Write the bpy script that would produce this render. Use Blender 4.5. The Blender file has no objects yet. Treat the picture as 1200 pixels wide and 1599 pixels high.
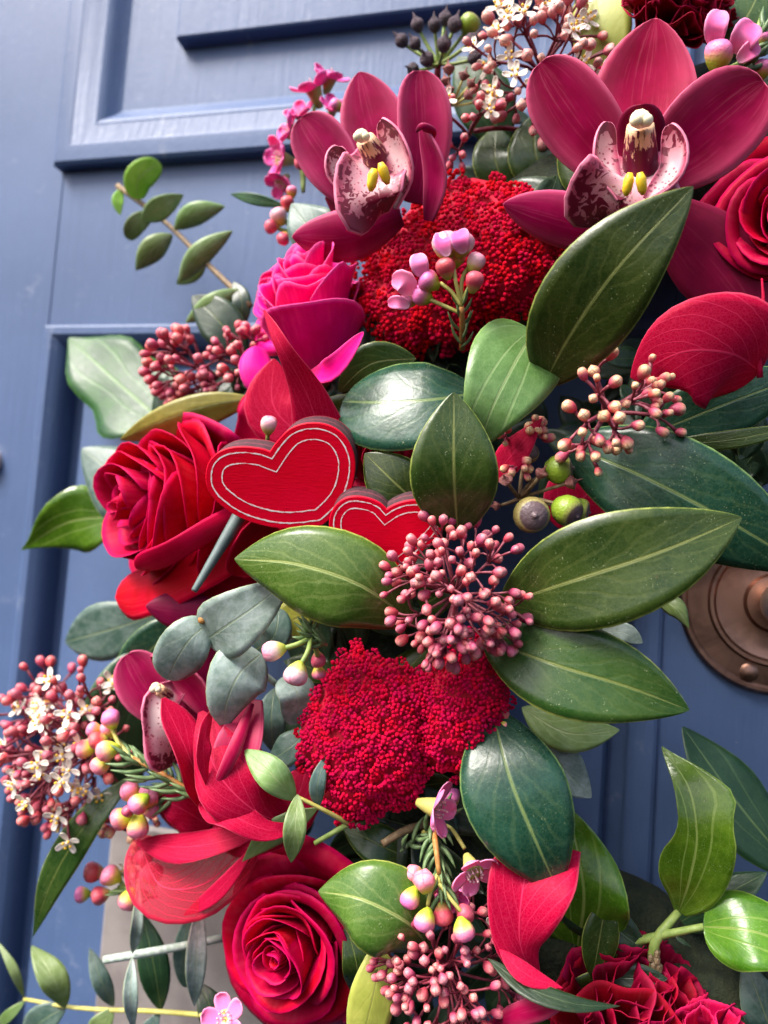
import bpy, math, random
import numpy as np
from mathutils import Vector, Matrix, Quaternion

random.seed(7)
RNG = np.random.default_rng(11)
SC = bpy.context.scene
COL = SC.collection
rad = math.radians

# ------------------------------------------------------------------ camera
YAW, PITCH, ROLL, FPX = rad(15.4), rad(3.75), rad(4.15), 1250.0
def _basis():
    f = np.array([-math.sin(YAW) * math.cos(PITCH), math.cos(YAW) * math.cos(PITCH), math.sin(PITCH)])
    r0 = np.cross(f, [0, 0, 1]); r0 /= np.linalg.norm(r0)
    u0 = np.cross(r0, f)
    r = r0 * math.cos(ROLL) + u0 * math.sin(ROLL)
    return r, np.cross(r, f), f
CR, CU, CF = _basis()
CAMP = np.array([0, 0, 1.45]) - CF * 0.43
cam_d = bpy.data.cameras.new('camera')
cam = bpy.data.objects.new('camera', cam_d); COL.objects.link(cam)
cam.matrix_world = Matrix(((CR[0], CU[0], -CF[0], CAMP[0]), (CR[1], CU[1], -CF[1], CAMP[1]),
                           (CR[2], CU[2], -CF[2], CAMP[2]), (0, 0, 0, 1)))
cam_d.sensor_fit = 'VERTICAL'; cam_d.sensor_height = 36; cam_d.lens = 36 * FPX / 1599
cam_d.clip_start = 0.01; cam_d.clip_end = 200
cam_d.dof.use_dof = True; cam_d.dof.focus_distance = 0.305; cam_d.dof.aperture_fstop = 6.5
SC.camera = cam

# ------------------------------------------------------------------ light
SUN_AZ, SUN_EL = rad(222), rad(52)          # azimuth clockwise from +Y: in front of the door, to the left
w = bpy.data.worlds.new('World'); SC.world = w; w.use_nodes = True
wn = w.node_tree.nodes
sky = wn.new('ShaderNodeTexSky'); sky.sky_type = 'NISHITA'; sky.sun_disc = False
sky.sun_elevation = SUN_EL; sky.sun_rotation = SUN_AZ; sky.air_density = 0.8; sky.dust_density = 5.0; sky.ozone_density = 1.0
w.node_tree.links.new(sky.outputs[0], wn['Background'].inputs[0])
wn['Background'].inputs[1].default_value = 0.15
sl = bpy.data.lights.new('sun', 'SUN'); sl.energy = 2.9; sl.angle = rad(26); sl.color = (1, 0.965, 0.92)
sun = bpy.data.objects.new('sun', sl); COL.objects.link(sun)
sd = Vector((math.sin(SUN_AZ) * math.cos(SUN_EL), math.cos(SUN_AZ) * math.cos(SUN_EL), math.sin(SUN_EL)))
sun.rotation_euler = sd.to_track_quat('Z', 'Y').to_euler(); sun.location = (-1, -2, 3)
SC.view_settings.view_transform = 'Standard'; SC.view_settings.look = 'None'
SC.view_settings.exposure = 1.1; SC.view_settings.gamma = 1
SC.render.engine = 'CYCLES'
SC.cycles.max_bounces = 6; SC.cycles.transparent_max_bounces = 12

# ------------------------------------------------------------------ helpers: points
def at(px, py, d):
    """The place that stands d metres in front of the door face on the sight line of the photograph's point (px, py)."""
    v = CF + CR * ((px - 600) / FPX) - CU * ((py - 799.5) / FPX)
    return CAMP + v * ((-d - CAMP[1]) / v[1])
def mpp(P): return float(np.dot(np.asarray(P) - CAMP, CF)) / FPX     # metres per photo pixel at P
def unit(v):
    v = np.asarray(v, float); return v / max(np.linalg.norm(v), 1e-12)
def cdir(r, u, v): return unit(CR * r + CU * u - CF * v)              # right, up, towards the viewer
def spline(pts, ts):
    """Smooth curve through pts (n,k) at ts in 0..1, chord-length parametrised."""
    p = np.asarray(pts, float)
    s = np.r_[0, np.cumsum(np.linalg.norm(np.diff(p[:, :3], axis=0), axis=1))]; s /= s[-1]
    m = np.gradient(p, s, axis=0) if len(p) > 2 else np.repeat((p[1:] - p[:1]), 2, axis=0)
    out = []
    for t in ts:
        i = min(max(np.searchsorted(s, t, 'right') - 1, 0), len(s) - 2)
        h = s[i + 1] - s[i]; x = (t - s[i]) / h
        out.append((2*x**3 - 3*x**2 + 1) * p[i] + (x**3 - 2*x**2 + x) * h * m[i] + (3*x**2 - 2*x**3) * p[i+1] + (x**3 - x**2) * h * m[i+1])
    return np.array(out)

# ------------------------------------------------------------------ helpers: objects
ORIGIN = {}
def link(o, parent=None, origin=None):
    COL.objects.link(o)
    if parent is not None:
        o.parent = parent; ORIGIN[o.name] = ORIGIN[parent.name]
    else: ORIGIN[o.name] = np.zeros(3) if origin is None else np.asarray(origin, float)
    return o
def tag(o, label=None, cat=None, group=None, kind=None):
    if label: o['label'] = label
    if cat: o['category'] = cat
    if group: o['group'] = group
    if kind: o['kind'] = kind
    return o
def thing(name, label, cat, P, group=None):
    o = bpy.data.objects.new(name, None); o.empty_display_size = 0.01
    link(o, None, P); o.location = P
    return tag(o, label, cat, group)

class MB:
    def __init__(s): s.v, s.f, s.m, s.uv = [], [], [], []
    def add(s, verts, faces, uv=None, mi=0):
        b = len(s.v)
        s.v += [tuple(map(float, p)) for p in verts]
        s.uv += [tuple(map(float, q)) for q in uv] if uv is not None else [(0.5, 0.5)] * len(verts)
        s.f += [tuple(int(i) + b for i in f) for f in faces]
        s.m += [mi] * len(faces) if isinstance(mi, int) else list(mi)
        return s
    def grid(s, P, thick=0.0004, mi=0, back=None, n=None):
        """Solid sheet from a (a,b,3) grid; the front is the side of dP/da x dP/db."""
        a, b = P.shape[:2]
        if n is None:
            n = np.cross(np.gradient(P, axis=0), np.gradient(P, axis=1))
            ln = np.linalg.norm(n, axis=2, keepdims=True); n = n / np.maximum(ln, 1e-15)
        uv = [(j / (b - 1), i / (a - 1)) for i in range(a) for j in range(b)]
        Q = P - n * thick
        k = a * b; back = mi if back is None else back
        f, m = [], []
        ix = lambda i, j: i * b + j
        for i in range(a - 1):
            for j in range(b - 1):
                f.append((ix(i, j), ix(i+1, j), ix(i+1, j+1), ix(i, j+1))); m.append(mi)
                f.append((k + ix(i, j), k + ix(i, j+1), k + ix(i+1, j+1), k + ix(i+1, j))); m.append(back)
        for i in range(a - 1):
            f.append((ix(i, 0), k + ix(i, 0), k + ix(i+1, 0), ix(i+1, 0))); m.append(mi)
            f.append((ix(i, b-1), ix(i+1, b-1), k + ix(i+1, b-1), k + ix(i, b-1))); m.append(mi)
        for j in range(b - 1):
            f.append((ix(0, j), ix(0, j+1), k + ix(0, j+1), k + ix(0, j))); m.append(mi)
            f.append((ix(a-1, j), k + ix(a-1, j), k + ix(a-1, j+1), ix(a-1, j+1))); m.append(mi)
        return s.add(np.r_[P.reshape(-1, 3), Q.reshape(-1, 3)], f, uv + uv, m)
    def tube(s, pts, r, sides=6, mi=0, cap=True):
        p = np.asarray(pts, float); n = len(p)
        r = np.full(n, r) if np.isscalar(r) else np.asarray(r, float)
        T = np.gradient(p, axis=0); T /= np.maximum(np.linalg.norm(T, axis=1, keepdims=True), 1e-12)
        x = np.cross(T[0], [0.31, 0.52, 0.79]); x = unit(x)
        V = []
        for i in range(n):
            x = unit(x - T[i] * np.dot(x, T[i])); y = np.cross(T[i], x)
            V += [p[i] + r[i] * (x * math.cos(a) + y * math.sin(a)) for a in np.arange(sides) * 2 * math.pi / sides]
        F = [(i*sides + j, i*sides + (j+1) % sides, (i+1)*sides + (j+1) % sides, (i+1)*sides + j) for i in range(n-1) for j in range(sides)]
        if cap: F += [tuple(range(sides))[::-1], tuple((n-1)*sides + j for j in range(sides))]
        uv = [(j / sides, i / (n - 1)) for i in range(n) for j in range(sides)]
        return s.add(V, F, uv, mi)
    def lathe(s, prof, sides=12, mi=0, O=(0, 0, 0), Z=(0, 0, 1), wob=0):
        Z = unit(Z); X = unit(np.cross(Z, [0.3, 0.8, 0.5] if abs(Z[1]) < .9 else [1, 0, 0])); Y = np.cross(Z, X); O = np.asarray(O, float)
        V, F = [], []
        for (r, z) in prof:
            for k in range(sides):
                a = 2 * math.pi * k / sides; rr = r * (1 + wob * math.cos(4 * a))
                V.append(O + Z * z + rr * (X * math.cos(a) + Y * math.sin(a)))
        n = len(prof)
        for i in range(n - 1):
            for j in range(sides):
                F.append((i*sides + j, i*sides + (j+1) % sides, (i+1)*sides + (j+1) % sides, (i+1)*sides + j))
        F += [tuple(range(sides))[::-1], tuple((n-1)*sides + j for j in range(sides))]
        return s.add(V, F, None, mi)
    def ball(s, O, r, sub=1, mi=0, sc=(1, 1, 1)):
        V, F = ICO[sub]
        return s.add(np.asarray(O) + V * r * np.asarray(sc), F, None, mi)
    def mesh(s, name, mats, origin=(0, 0, 0), smooth=True, sharp=None):
        me = bpy.data.meshes.new(name)
        v = np.asarray(s.v, float) - np.asarray(origin, float)
        me.from_pydata(v.tolist(), [], s.f)
        for m in (mats if isinstance(mats, (list, tuple)) else [mats]): me.materials.append(m)
        me.polygons.foreach_set('material_index', s.m)
        me.polygons.foreach_set('use_smooth', [smooth] * len(s.f))
        uvl = me.uv_layers.new(name='UVMap')
        li = np.empty(len(me.loops), int); me.loops.foreach_get('vertex_index', li)
        uvl.data.foreach_set('uv', np.asarray(s.uv, float)[li].ravel())
        if sharp: me.set_sharp_from_angle(angle=rad(sharp))
        me.update()
        return me
    def build(s, name, mats, parent=None, smooth=True, sharp=None, origin=None):
        if parent is None: og = np.mean(s.v, axis=0) if origin is None else np.asarray(origin)
        else: og = ORIGIN[parent.name]
        o = bpy.data.objects.new(name, s.mesh(name, mats, og, smooth, sharp))
        link(o, parent, og)
        if parent is None: o.location = og
        return o
def _ico(sub):
    import bmesh
    b = bmesh.new(); bmesh.ops.create_icosphere(b, subdivisions=sub, radius=1)
    b.verts.ensure_lookup_table()
    r = (np.array([v.co[:] for v in b.verts]), [tuple(v.index for v in f.verts) for f in b.faces]); b.free(); return r
ICO = {k: _ico(k) for k in (1, 2, 3)}
def inst(name, me, P, parent, zdir=None, scale=1.0, spin=None):
    """A piece that shares mesh data, its local Z along zdir."""
    o = bpy.data.objects.new(name, me); link(o, parent)
    o.location = np.asarray(P) - ORIGIN[parent.name]
    q = Vector(zdir).to_track_quat('Z', 'Y') if zdir is not None else Quaternion()
    if spin is None: spin = random.uniform(0, 6.28)
    o.rotation_mode = 'QUATERNION'; o.rotation_quaternion = q @ Quaternion((0, 0, 1), spin)
    o.scale = (scale,) * 3 if np.isscalar(scale) else scale
    return o

# ------------------------------------------------------------------ materials
def new_mat(name):
    m = bpy.data.materials.new(name); m.use_nodes = True
    return m, N(m.node_tree)
class N:
    def __init__(s, nt): s.nt, s.b = nt, nt.nodes['Principled BSDF']
    def n(s, t, **kw):
        x = s.nt.nodes.new('ShaderNode' + t)
        for k, v in kw.items(): setattr(x, k, v)
        return x
    def put(s, sock, v):
        if hasattr(v, 'links'): s.nt.links.new(v, sock)
        elif v is not None:
            if hasattr(sock.default_value, '__len__') and not hasattr(v, '__len__'): v = (v,) * len(sock.default_value)
            if hasattr(sock.default_value, '__len__') and len(sock.default_value) == 4 and len(v) == 3: v = tuple(v) + (1,)
            sock.default_value = v
    def math(s, op, a, b=None, c=None, clamp=False):
        x = s.n('Math', operation=op, use_clamp=clamp)
        for i, q in enumerate((a, b, c)):
            if q is not None: s.put(x.inputs[i], q)
        return x.outputs[0]
    def step(s, x, lo, hi, a=0.0, b=1.0):
        q = s.n('MapRange', interpolation_type='SMOOTHSTEP')
        for i, v in enumerate((x, lo, hi, a, b)): s.put(q.inputs[i], v)
        return q.outputs[0]
    def mix(s, f, a, b):
        x = s.n('Mix', data_type='RGBA'); s.put(x.inputs[0], f); s.put(x.inputs[6], a); s.put(x.inputs[7], b)
        return x.outputs[2]
    def noise(s, vec, scale, detail=3, rough=0.55, dist=0):
        x = s.n('TexNoise'); s.put(x.inputs['Vector'], vec); x.inputs['Scale'].default_value = scale
        x.inputs['Detail'].default_value = detail; x.inputs['Roughness'].default_value = rough; x.inputs['Distortion'].default_value = dist
        return x.outputs[0]
    def coord(s, k): 
        return s.n('TexCoord').outputs[k]
    def sep(s, v):
        x = s.n('SeparateXYZ'); s.put(x.inputs[0], v); return x.outputs
    def vmul(s, v, k):
        x = s.n('VectorMath', operation='MULTIPLY'); s.put(x.inputs[0], v); x.inputs[1].default_value = k; return x.outputs[0]
    def rand(s): return s.n('ObjectInfo').outputs['Random']
    def hsv(s, col, h=None, sat=None, val=None):
        x = s.n('HueSaturation'); s.put(x.inputs['Color'], col)
        for k, v in (('Hue', h), ('Saturation', sat), ('Value', val)): s.put(x.inputs[k], v)
        return x.outputs[0]
    def bump(s, hgt, strength=0.3, dist=0.0005):
        x = s.n('Bump'); x.inputs['Strength'].default_value = strength; x.inputs['Distance'].default_value = dist
        s.put(x.inputs['Height'], hgt); s.nt.links.new(x.outputs[0], s.b.inputs['Normal'])
    def set(s, **kw):
        for k, v in kw.items(): s.put(s.b.inputs[k.replace('_', ' ')], v)
        return s
    def translucent(s, col, f):
        t = s.n('BsdfTranslucent'); s.put(t.inputs[0], col)
        mx = s.n('MixShader'); mx.inputs[0].default_value = f
        out = s.nt.nodes['Material Output']
        s.nt.links.new(s.b.outputs[0], mx.inputs[1]); s.nt.links.new(t.outputs[0], mx.inputs[2]); s.nt.links.new(mx.outputs[0], out.inputs[0])
        return mx

def leaf_mat(name, ca, cb, edge, rib, rough=0.32, veins=0.2, vn=9, speck=0.5, bloom=0.0, trans=0.0, netv=0.0, edgew=0.955, palm=False):
    m, g = new_mat(name)
    x, y, _ = g.sep(g.coord('UV')); P = g.coord('Object')
    a = g.math('MULTIPLY', g.math('ABSOLUTE', g.math('SUBTRACT', x, 0.5)), 2.0)
    n1 = g.noise(P, 55, 4); n2 = g.noise(P, 260, 5)
    c = g.mix(g.step(g.math('ADD', g.math('MULTIPLY', n1, .7), g.math('MULTIPLY', n2, .3)), .38, .62), ca, cb)
    r = g.rand()
    c = g.hsv(c, g.math('MULTIPLY_ADD', r, .03, .485), 1.0, g.math('MULTIPLY_ADD', r, .3, .85))
    if palm:      # veins fan out from the stalk
        lat = g.math('MULTIPLY', a, g.math('SINE', g.math('MULTIPLY', g.math('POWER', y, .7), 3.1416)))
        ph = g.math('DIVIDE', lat, g.math('ADD', g.math('MULTIPLY_ADD', n1, .06, y), .07)); ph = g.math('POWER', ph, .55)
        sv = g.math('SINE', g.math('MULTIPLY_ADD', ph, vn * 2.6, 1.5)); vv = g.math('MULTIPLY', g.step(sv, .93, 1.0), g.step(a, 1.0, .6))
        br = g.math('SINE', g.math('MULTIPLY', g.math('MULTIPLY_ADD', a, -.5, g.math('MULTIPLY_ADD', n2, .08, y)), 60.0))
        vv = g.math('MAXIMUM', vv, g.math('MULTIPLY', g.step(br, .94, 1.0), .25))
    else:
        ph = g.math('MULTIPLY_ADD', g.math('POWER', a, .8), -.35, g.math('MULTIPLY_ADD', n1, .22, y))
        sv = g.math('SINE', g.math('MULTIPLY', ph, vn * 6.2832))
        vv = g.math('MULTIPLY', g.step(sv, .6, 1.0), g.step(a, 1.0, .5))
    c = g.mix(g.math('MULTIPLY', vv, veins), c, rib)
    bn = g.math('MULTIPLY', g.step(g.noise(P, 210, 4), .66, .72), g.step(g.noise(P, 34, 2), .56, .64))
    c = g.mix(g.math('MULTIPLY', bn, .65), c, (.10, .062, .02))
    netv = netv or .10
    if netv:
        vo = g.n('TexVoronoi', feature='DISTANCE_TO_EDGE'); g.put(vo.inputs['Vector'], P); vo.inputs['Scale'].default_value = 520
        nv = g.step(vo.outputs[0], .09, .0); c = g.mix(g.math('MULTIPLY', nv, netv), c, rib)
    if bloom:
        c = g.mix(g.math('MULTIPLY', g.step(g.noise(P, 130, 5, .65), .35, .7), bloom), c, (.40, .47, .46))
    sp = g.math('MULTIPLY', g.step(g.noise(P, 1500, 2, .5), .645, .72), g.step(g.noise(P, 95, 3), .44, .68))
    c = g.mix(g.math('MULTIPLY', sp, speck), c, (.42, .46, .26))
    ribm = g.math('MULTIPLY', g.step(a, .055, .012), g.step(y, 1.0, .8))
    c = g.mix(g.math('MULTIPLY', ribm, .8), c, rib)
    c = g.mix(g.math('MULTIPLY', g.step(a, edgew, .99), g.step(n2, .25, .65, .25, .75)), c, edge)
    g.set(Base_Color=c, Roughness=g.math('MULTIPLY_ADD', n2, .22, rough - .11), Specular_IOR_Level=.44)
    h = g.math('ADD', g.math('MULTIPLY', g.noise(P, 420, 3), .55), g.math('MULTIPLY', vv, -.35 if palm else -.12))
    h = g.math('MULTIPLY_ADD', ribm, -.5, h)
    g.bump(g.math('MULTIPLY_ADD', n1, 1.6, h), .38, .0005)
    if trans: g.translucent(g.hsv(c, .49, 1.1, 1.7), trans)
    return m
def petal_mat(name, ca, cb, edge, rough=.5, streak=.35, trans=.12, edgew=.9, basec=None, sheen=.25, vs=26, edgef=.6, soft=.3):
    m, g = new_mat(name)
    uv = g.coord('UV'); x, y, _ = g.sep(uv); P = g.coord('Object')
    a = g.math('MULTIPLY', g.math('ABSOLUTE', g.math('SUBTRACT', x, 0.5)), 2.0)
    st = g.noise(g.vmul(uv, (vs, 1.8, 1)), 1.0, 4, .6, .3)
    n1 = g.noise(P, 70, 3)
    c = g.mix(g.step(n1, .3, .7), ca, cb)
    c = g.mix(g.math('MULTIPLY', g.step(st, .52, .72), streak), c, g.hsv(c, .5, .85, 1.8))
    c = g.mix(g.math('MULTIPLY', g.step(st, .45, .28), streak), c, g.hsv(c, .5, 1.0, .55))
    em = g.math('MAXIMUM', g.step(a, edgew, 1.0), g.step(y, .94, 1.0))
    c = g.mix(g.math('MULTIPLY', em, edgef), c, edge)
    c = g.mix(g.math('MULTIPLY', g.step(a, .35, 1.0), soft), c, g.mix(.5, c, edge))
    if basec: c = g.mix(g.step(y, .42, .05), c, basec)
    r = g.rand(); c = g.hsv(c, g.math('MULTIPLY_ADD', r, .015, .4925), 1, g.math('MULTIPLY_ADD', r, .25, .88))
    g.set(Base_Color=c, Roughness=rough, Specular_IOR_Level=.10, Sheen_Weight=sheen * .12, Sheen_Roughness=.4, Sheen_Tint=(*edge, 1))
    g.bump(g.math('ADD', st, g.math('MULTIPLY', g.noise(P, 900, 3), .35)), .22, .0003)
    if trans: g.translucent(g.hsv(c, .5, 1, 1.4), trans)
    return m
def plain_mat(name, ca, cb, rough=.5, scale=200, bump=.2, metal=0, var=.25, spec=.4, bdist=.0003):
    m, g = new_mat(name); P = g.coord('Object')
    n1 = g.noise(P, scale, 4)
    c = g.mix(g.step(n1, .32, .68), ca, cb); r = g.rand()
    c = g.hsv(c, .5, 1, g.math('MULTIPLY_ADD', r, var, 1 - var / 2))
    g.set(Base_Color=c, Roughness=g.math('MULTIPLY_ADD', n1, .2, rough - .1), Metallic=metal, Specular_IOR_Level=spec)
    if bump: g.bump(g.noise(P, scale * 3, 3), bump, bdist)
    return m
def grad_mat(name, stops, rough=.45, var=.3, hue=.03, scale=1.6, amt=.25, ax=2, bump=.15, cross=None):
    """Colour along the piece's own Z axis (-1..1): stops [(z, colour)]."""
    m, g = new_mat(name); P = g.coord('Object'); z = g.sep(P)[ax]
    z = g.math('MULTIPLY_ADD', g.math('SUBTRACT', g.noise(P, scale, 2), .5), amt * 2, z)
    cr = g.n('ValToRGB'); g.put(cr.inputs[0], g.math('MULTIPLY_ADD', z, .5, .5))
    e = cr.color_ramp.elements
    while len(e) < len(stops): e.new(.5)
    for k, (p, c) in enumerate(stops): e[k].position = p * .5 + .5; e[k].color = (*c, 1)
    base = cr.outputs[0]
    if cross:      # the seams where the closed petals meet at the tip
        q = g.sep(P); mn = g.math('MINIMUM', g.math('ABSOLUTE', q[0]), g.math('ABSOLUTE', q[1]))
        base = g.mix(g.math('MULTIPLY', g.math('MULTIPLY', g.step(mn, .13, .03), g.step(q[2], .30, .75)), .6), base, cross)
    r = g.rand(); c = g.hsv(base, g.math('MULTIPLY_ADD', r, hue, .5 - hue / 2), 1, g.math('MULTIPLY_ADD', r, var, 1 - var / 2))
    g.set(Base_Color=c, Roughness=rough, Specular_IOR_Level=.4)
    g.bump(g.noise(P, 6, 3), bump, .05)
    return m

YEDGE, YRIB = (.42, .45, .10), (.34, .40, .13)
M = {}
M['broad'] = leaf_mat('broad_leaf_green', (.016, .046, .008), (.034, .066, .012), YEDGE, (.14, .17, .04), .30, .10, 8)
M['broad_olive'] = leaf_mat('broad_leaf_olive', (.014, .033, .004), (.030, .052, .007), (.34, .40, .08), (.16, .18, .05), .33, .10, 8)
M['broad_bright'] = leaf_mat('broad_leaf_fresh', (.040, .095, .010), (.070, .130, .020), YEDGE, YRIB, .30, .12, 8)
M['broad_blue'] = leaf_mat('broad_leaf_blue', (.008, .040, .022), (.016, .062, .038), (.22, .34, .10), (.15, .22, .08), .28, .10, 8, .6)
M['leaf_under'] = leaf_mat('leaf_underside', (.26, .29, .045), (.36, .37, .07), (.42, .45, .12), (.30, .31, .06), .5, .15, 7, .1)
M['leaf_olive_under'] = leaf_mat('leaf_underside_olive', (.17, .16, .02), (.26, .24, .035), (.4, .4, .09), (.25, .23, .05), .45, .1, 7, .2)
M['ivy'] = leaf_mat('ivy_green', (.042, .12, .006), (.095, .21, .014), (.26, .36, .08), (.26, .36, .08), .22, .42, 3.2, .5, trans=.12, palm=True)
M['ivy_pale'] = leaf_mat('ivy_pale', (.075, .16, .035), (.13, .24, .07), (.22, .34, .10), (.26, .36, .15), .34, .5, 3.4, .3, trans=.08, palm=True, netv=.15)
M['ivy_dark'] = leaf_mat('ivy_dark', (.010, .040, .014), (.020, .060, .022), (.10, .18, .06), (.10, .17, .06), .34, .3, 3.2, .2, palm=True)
M['ivy_teal'] = leaf_mat('ivy_teal', (.007, .045, .012), (.018, .078, .012), (.08, .22, .03), (.12, .24, .08), .46, .35, 3.2, .1, palm=True)
M['euc'] = leaf_mat('eucalyptus_blue', (.11, .17, .145), (.17, .23, .19), (.36, .40, .20), (.26, .32, .24), .48, .25, 6, .25, bloom=.55, netv=.35)
M['euc_green'] = leaf_mat('eucalyptus_green', (.11, .19, .045), (.17, .26, .07), (.38, .44, .20), (.30, .38, .18), .42, .25, 6, .2, bloom=.1, trans=.1)
M['euc_lime'] = leaf_mat('eucalyptus_lime', (.22, .42, .035), (.32, .52, .07), (.45, .55, .2), (.4, .5, .2), .45, .25, 6, .1, trans=.2)
M['euc_dark'] = leaf_mat('eucalyptus_dark', (.030, .075, .060), (.055, .105, .085), (.22, .28, .16), (.14, .2, .13), .45, .2, 6, .25, bloom=.15)
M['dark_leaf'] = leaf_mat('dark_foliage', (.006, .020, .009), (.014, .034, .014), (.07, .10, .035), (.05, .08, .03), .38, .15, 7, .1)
M['orchid'] = petal_mat('orchid_petal', (.24, .001, .036), (.36, .004, .066), (.72, .15, .27), .42, .38, .16, .88, (.15, .001, .028), vs=20, edgef=.6, soft=.5)
M['orchid_dark'] = petal_mat('orchid_petal_dark', (.14, .002, .028), (.20, .004, .040), (.30, .03, .08), .45, .30, .08, .93, vs=22, edgef=.5)
M['rose_red'] = petal_mat('rose_red', (.42, .000, .022), (.55, .000, .042), (.70, .004, .11), .55, .10, .16, .93, vs=14)
M['rose_dark'] = petal_mat('rose_crimson', (.30, .000, .016), (.42, .000, .028), (.60, .008, .08), .55, .12, .14, .93, vs=14)
M['rose_pink'] = petal_mat('rose_pink', (.72, .000, .18), (.85, .003, .29), (.95, .16, .42), .5, .14, .18, .94, (.80, .05, .22), vs=14)
M['carn'] = petal_mat('carnation_red', (.14, .000, .010), (.23, .000, .018), (.42, .005, .05), .6, .2, .14, .96, vs=18)
M['carn_lit'] = petal_mat('carnation_red_lit', (.40, .000, .035), (.52, .002, .060), (.70, .02, .12), .6, .2, .14, .96, vs=18)  # lit copy of the carnation red: front light put into the colour
M['carn_pink'] = petal_mat('carnation_pink', (.56, .001, .075), (.70, .003, .12), (.85, .03, .2), .6, .2, .14, .96, vs=18)
M['stem_green'] = plain_mat('green_stem', (.16, .24, .05), (.26, .34, .09), .5, 300)
M['stem_yellow'] = plain_mat('yellow_stem', (.42, .38, .08), (.5, .46, .14), .5, 300)
M['stem_brown'] = plain_mat('brown_stem', (.14, .09, .045), (.24, .17, .09), .6, 400)
M['stem_frost'] = plain_mat('frosted_stem', (.30, .38, .30), (.48, .54, .50), .6, 500)
M['stem_skim'] = plain_mat('skimmia_stem', (.20, .030, .055), (.34, .085, .11), .5, 500)
M['stem_wine'] = plain_mat('wine_stem', (.13, .012, .025), (.22, .03, .05), .5, 500)
M['stem_orange'] = plain_mat('orange_stem', (.40, .13, .03), (.36, .22, .06), .55, 600)
M['needle'] = plain_mat('needle_green', (.07, .13, .045), (.16, .24, .10), .45, 300)
def skel_mat(name, ca, cb, alpha):
    m, g = new_mat(name)
    uv = g.coord('UV'); x, y, _ = g.sep(uv); P = g.coord('Object')
    a = g.math('MULTIPLY', g.math('ABSOLUTE', g.math('SUBTRACT', x, 0.5)), 2.0)
    sv = g.math('SINE', g.math('MULTIPLY', g.math('MULTIPLY_ADD', a, -.45, g.math('MULTIPLY_ADD', g.noise(P, 60, 2), .06, y)), 52.0))
    side = g.math('MULTIPLY', g.step(sv, .95, 1.0), .7)
    vo = g.n('TexVoronoi', feature='DISTANCE_TO_EDGE'); g.put(vo.inputs['Vector'], P); vo.inputs['Scale'].default_value = 800
    net = g.step(vo.outputs[0], .12, .02)
    fib = g.step(g.noise(g.vmul(uv, (60, 14, 1)), 1.0, 4, .65), .5, .66)
    rib = g.step(a, .03, .01)
    v = g.math('MAXIMUM', g.math('MAXIMUM', side, g.math('MULTIPLY', net, .32)), g.math('MAXIMUM', rib, g.math('MULTIPLY', fib, .28)))
    c = g.mix(v, ca, cb)
    c = g.mix(g.math('MULTIPLY', g.step(a, .95, .99), .6), c, (.80, .10, .18))
    g.set(Base_Color=c, Roughness=.5, Specular_IOR_Level=.12, Sheen_Weight=.06, Sheen_Tint=(.9, .2, .3, 1))
    g.bump(v, .3, .0003)
    mx = g.translucent(c, .35)
    tr = g.n('BsdfTransparent'); tr.inputs[0].default_value = (1, .72, .76, 1)
    m2 = g.n('MixShader'); g.put(m2.inputs[0], g.math('MULTIPLY_ADD', g.math('MAXIMUM', v, g.math('MULTIPLY', g.step(a, .80, .97), .9)), 1 - alpha, alpha, clamp=True))
    out = g.nt.nodes['Material Output']
    g.nt.links.new(tr.outputs[0], m2.inputs[1]); g.nt.links.new(mx.outputs[0], m2.inputs[2]); g.nt.links.new(m2.outputs[0], out.inputs[0])
    return m
M['skel'] = skel_mat('skeleton_leaf_red', (.52, .000, .042), (.76, .035, .12), .95)
M['skel_thin'] = skel_mat('skeleton_leaf_sheer', (.66, .02, .07), (.78, .05, .12), .24)

def lip_mat():
    m, g = new_mat('orchid_lip')
    uv = g.coord('UV'); x, y, _ = g.sep(uv); P = g.coord('Object')
    a = g.math('MULTIPLY', g.math('ABSOLUTE', g.math('SUBTRACT', x, 0.5)), 2.0)
    n = g.noise(P, 300, 1.5, .5, 1.0); big = g.noise(P, 120, 2)
    vo = g.n('TexVoronoi'); g.put(vo.inputs['Vector'], P); vo.inputs['Scale'].default_value = 620
    c = g.mix(g.step(g.noise(P, 90, 2), .35, .65), (.78, .38, .44), (.84, .62, .62))
    # wash of magenta to the margin, dark blotches near it, small spots inside
    rim = g.math('MAXIMUM', g.step(a, .30, .85), g.step(y, .45, .90))
    c = g.mix(g.math('MULTIPLY', rim, .9), c, (.40, .008, .075))
    sp = g.math('MULTIPLY', g.step(vo.outputs[0], .34, .26), g.step(g.noise(P, 150, 2), .42, .52))
    c = g.mix(g.math('MULTIPLY', sp, .8), c, (.30, .004, .05))
    ym = g.step(y, .52, .85); bl = g.math('MULTIPLY', g.step(g.math('MULTIPLY_ADD', ym, .17, g.math('MULTIPLY_ADD', rim, .12, n)), .66, .70), g.step(rim, .25, .50))
    c = g.mix(g.step(y, .30, .10), c, (.20, .003, .04))
    c = g.mix(bl, c, (.16, .0, .022))
    edge = g.math('MAXIMUM', g.step(a, .92, .97), g.step(y, .95, .985))
    c = g.mix(edge, c, (.74, .20, .32))
    g.set(Base_Color=c, Roughness=.4, Sheen_Weight=.2, Sheen_Tint=(.9, .5, .6, 1)); g.bump(n, .3, .0004)
    g.translucent(c, .12); return m
M['lip'] = lip_mat()
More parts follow.
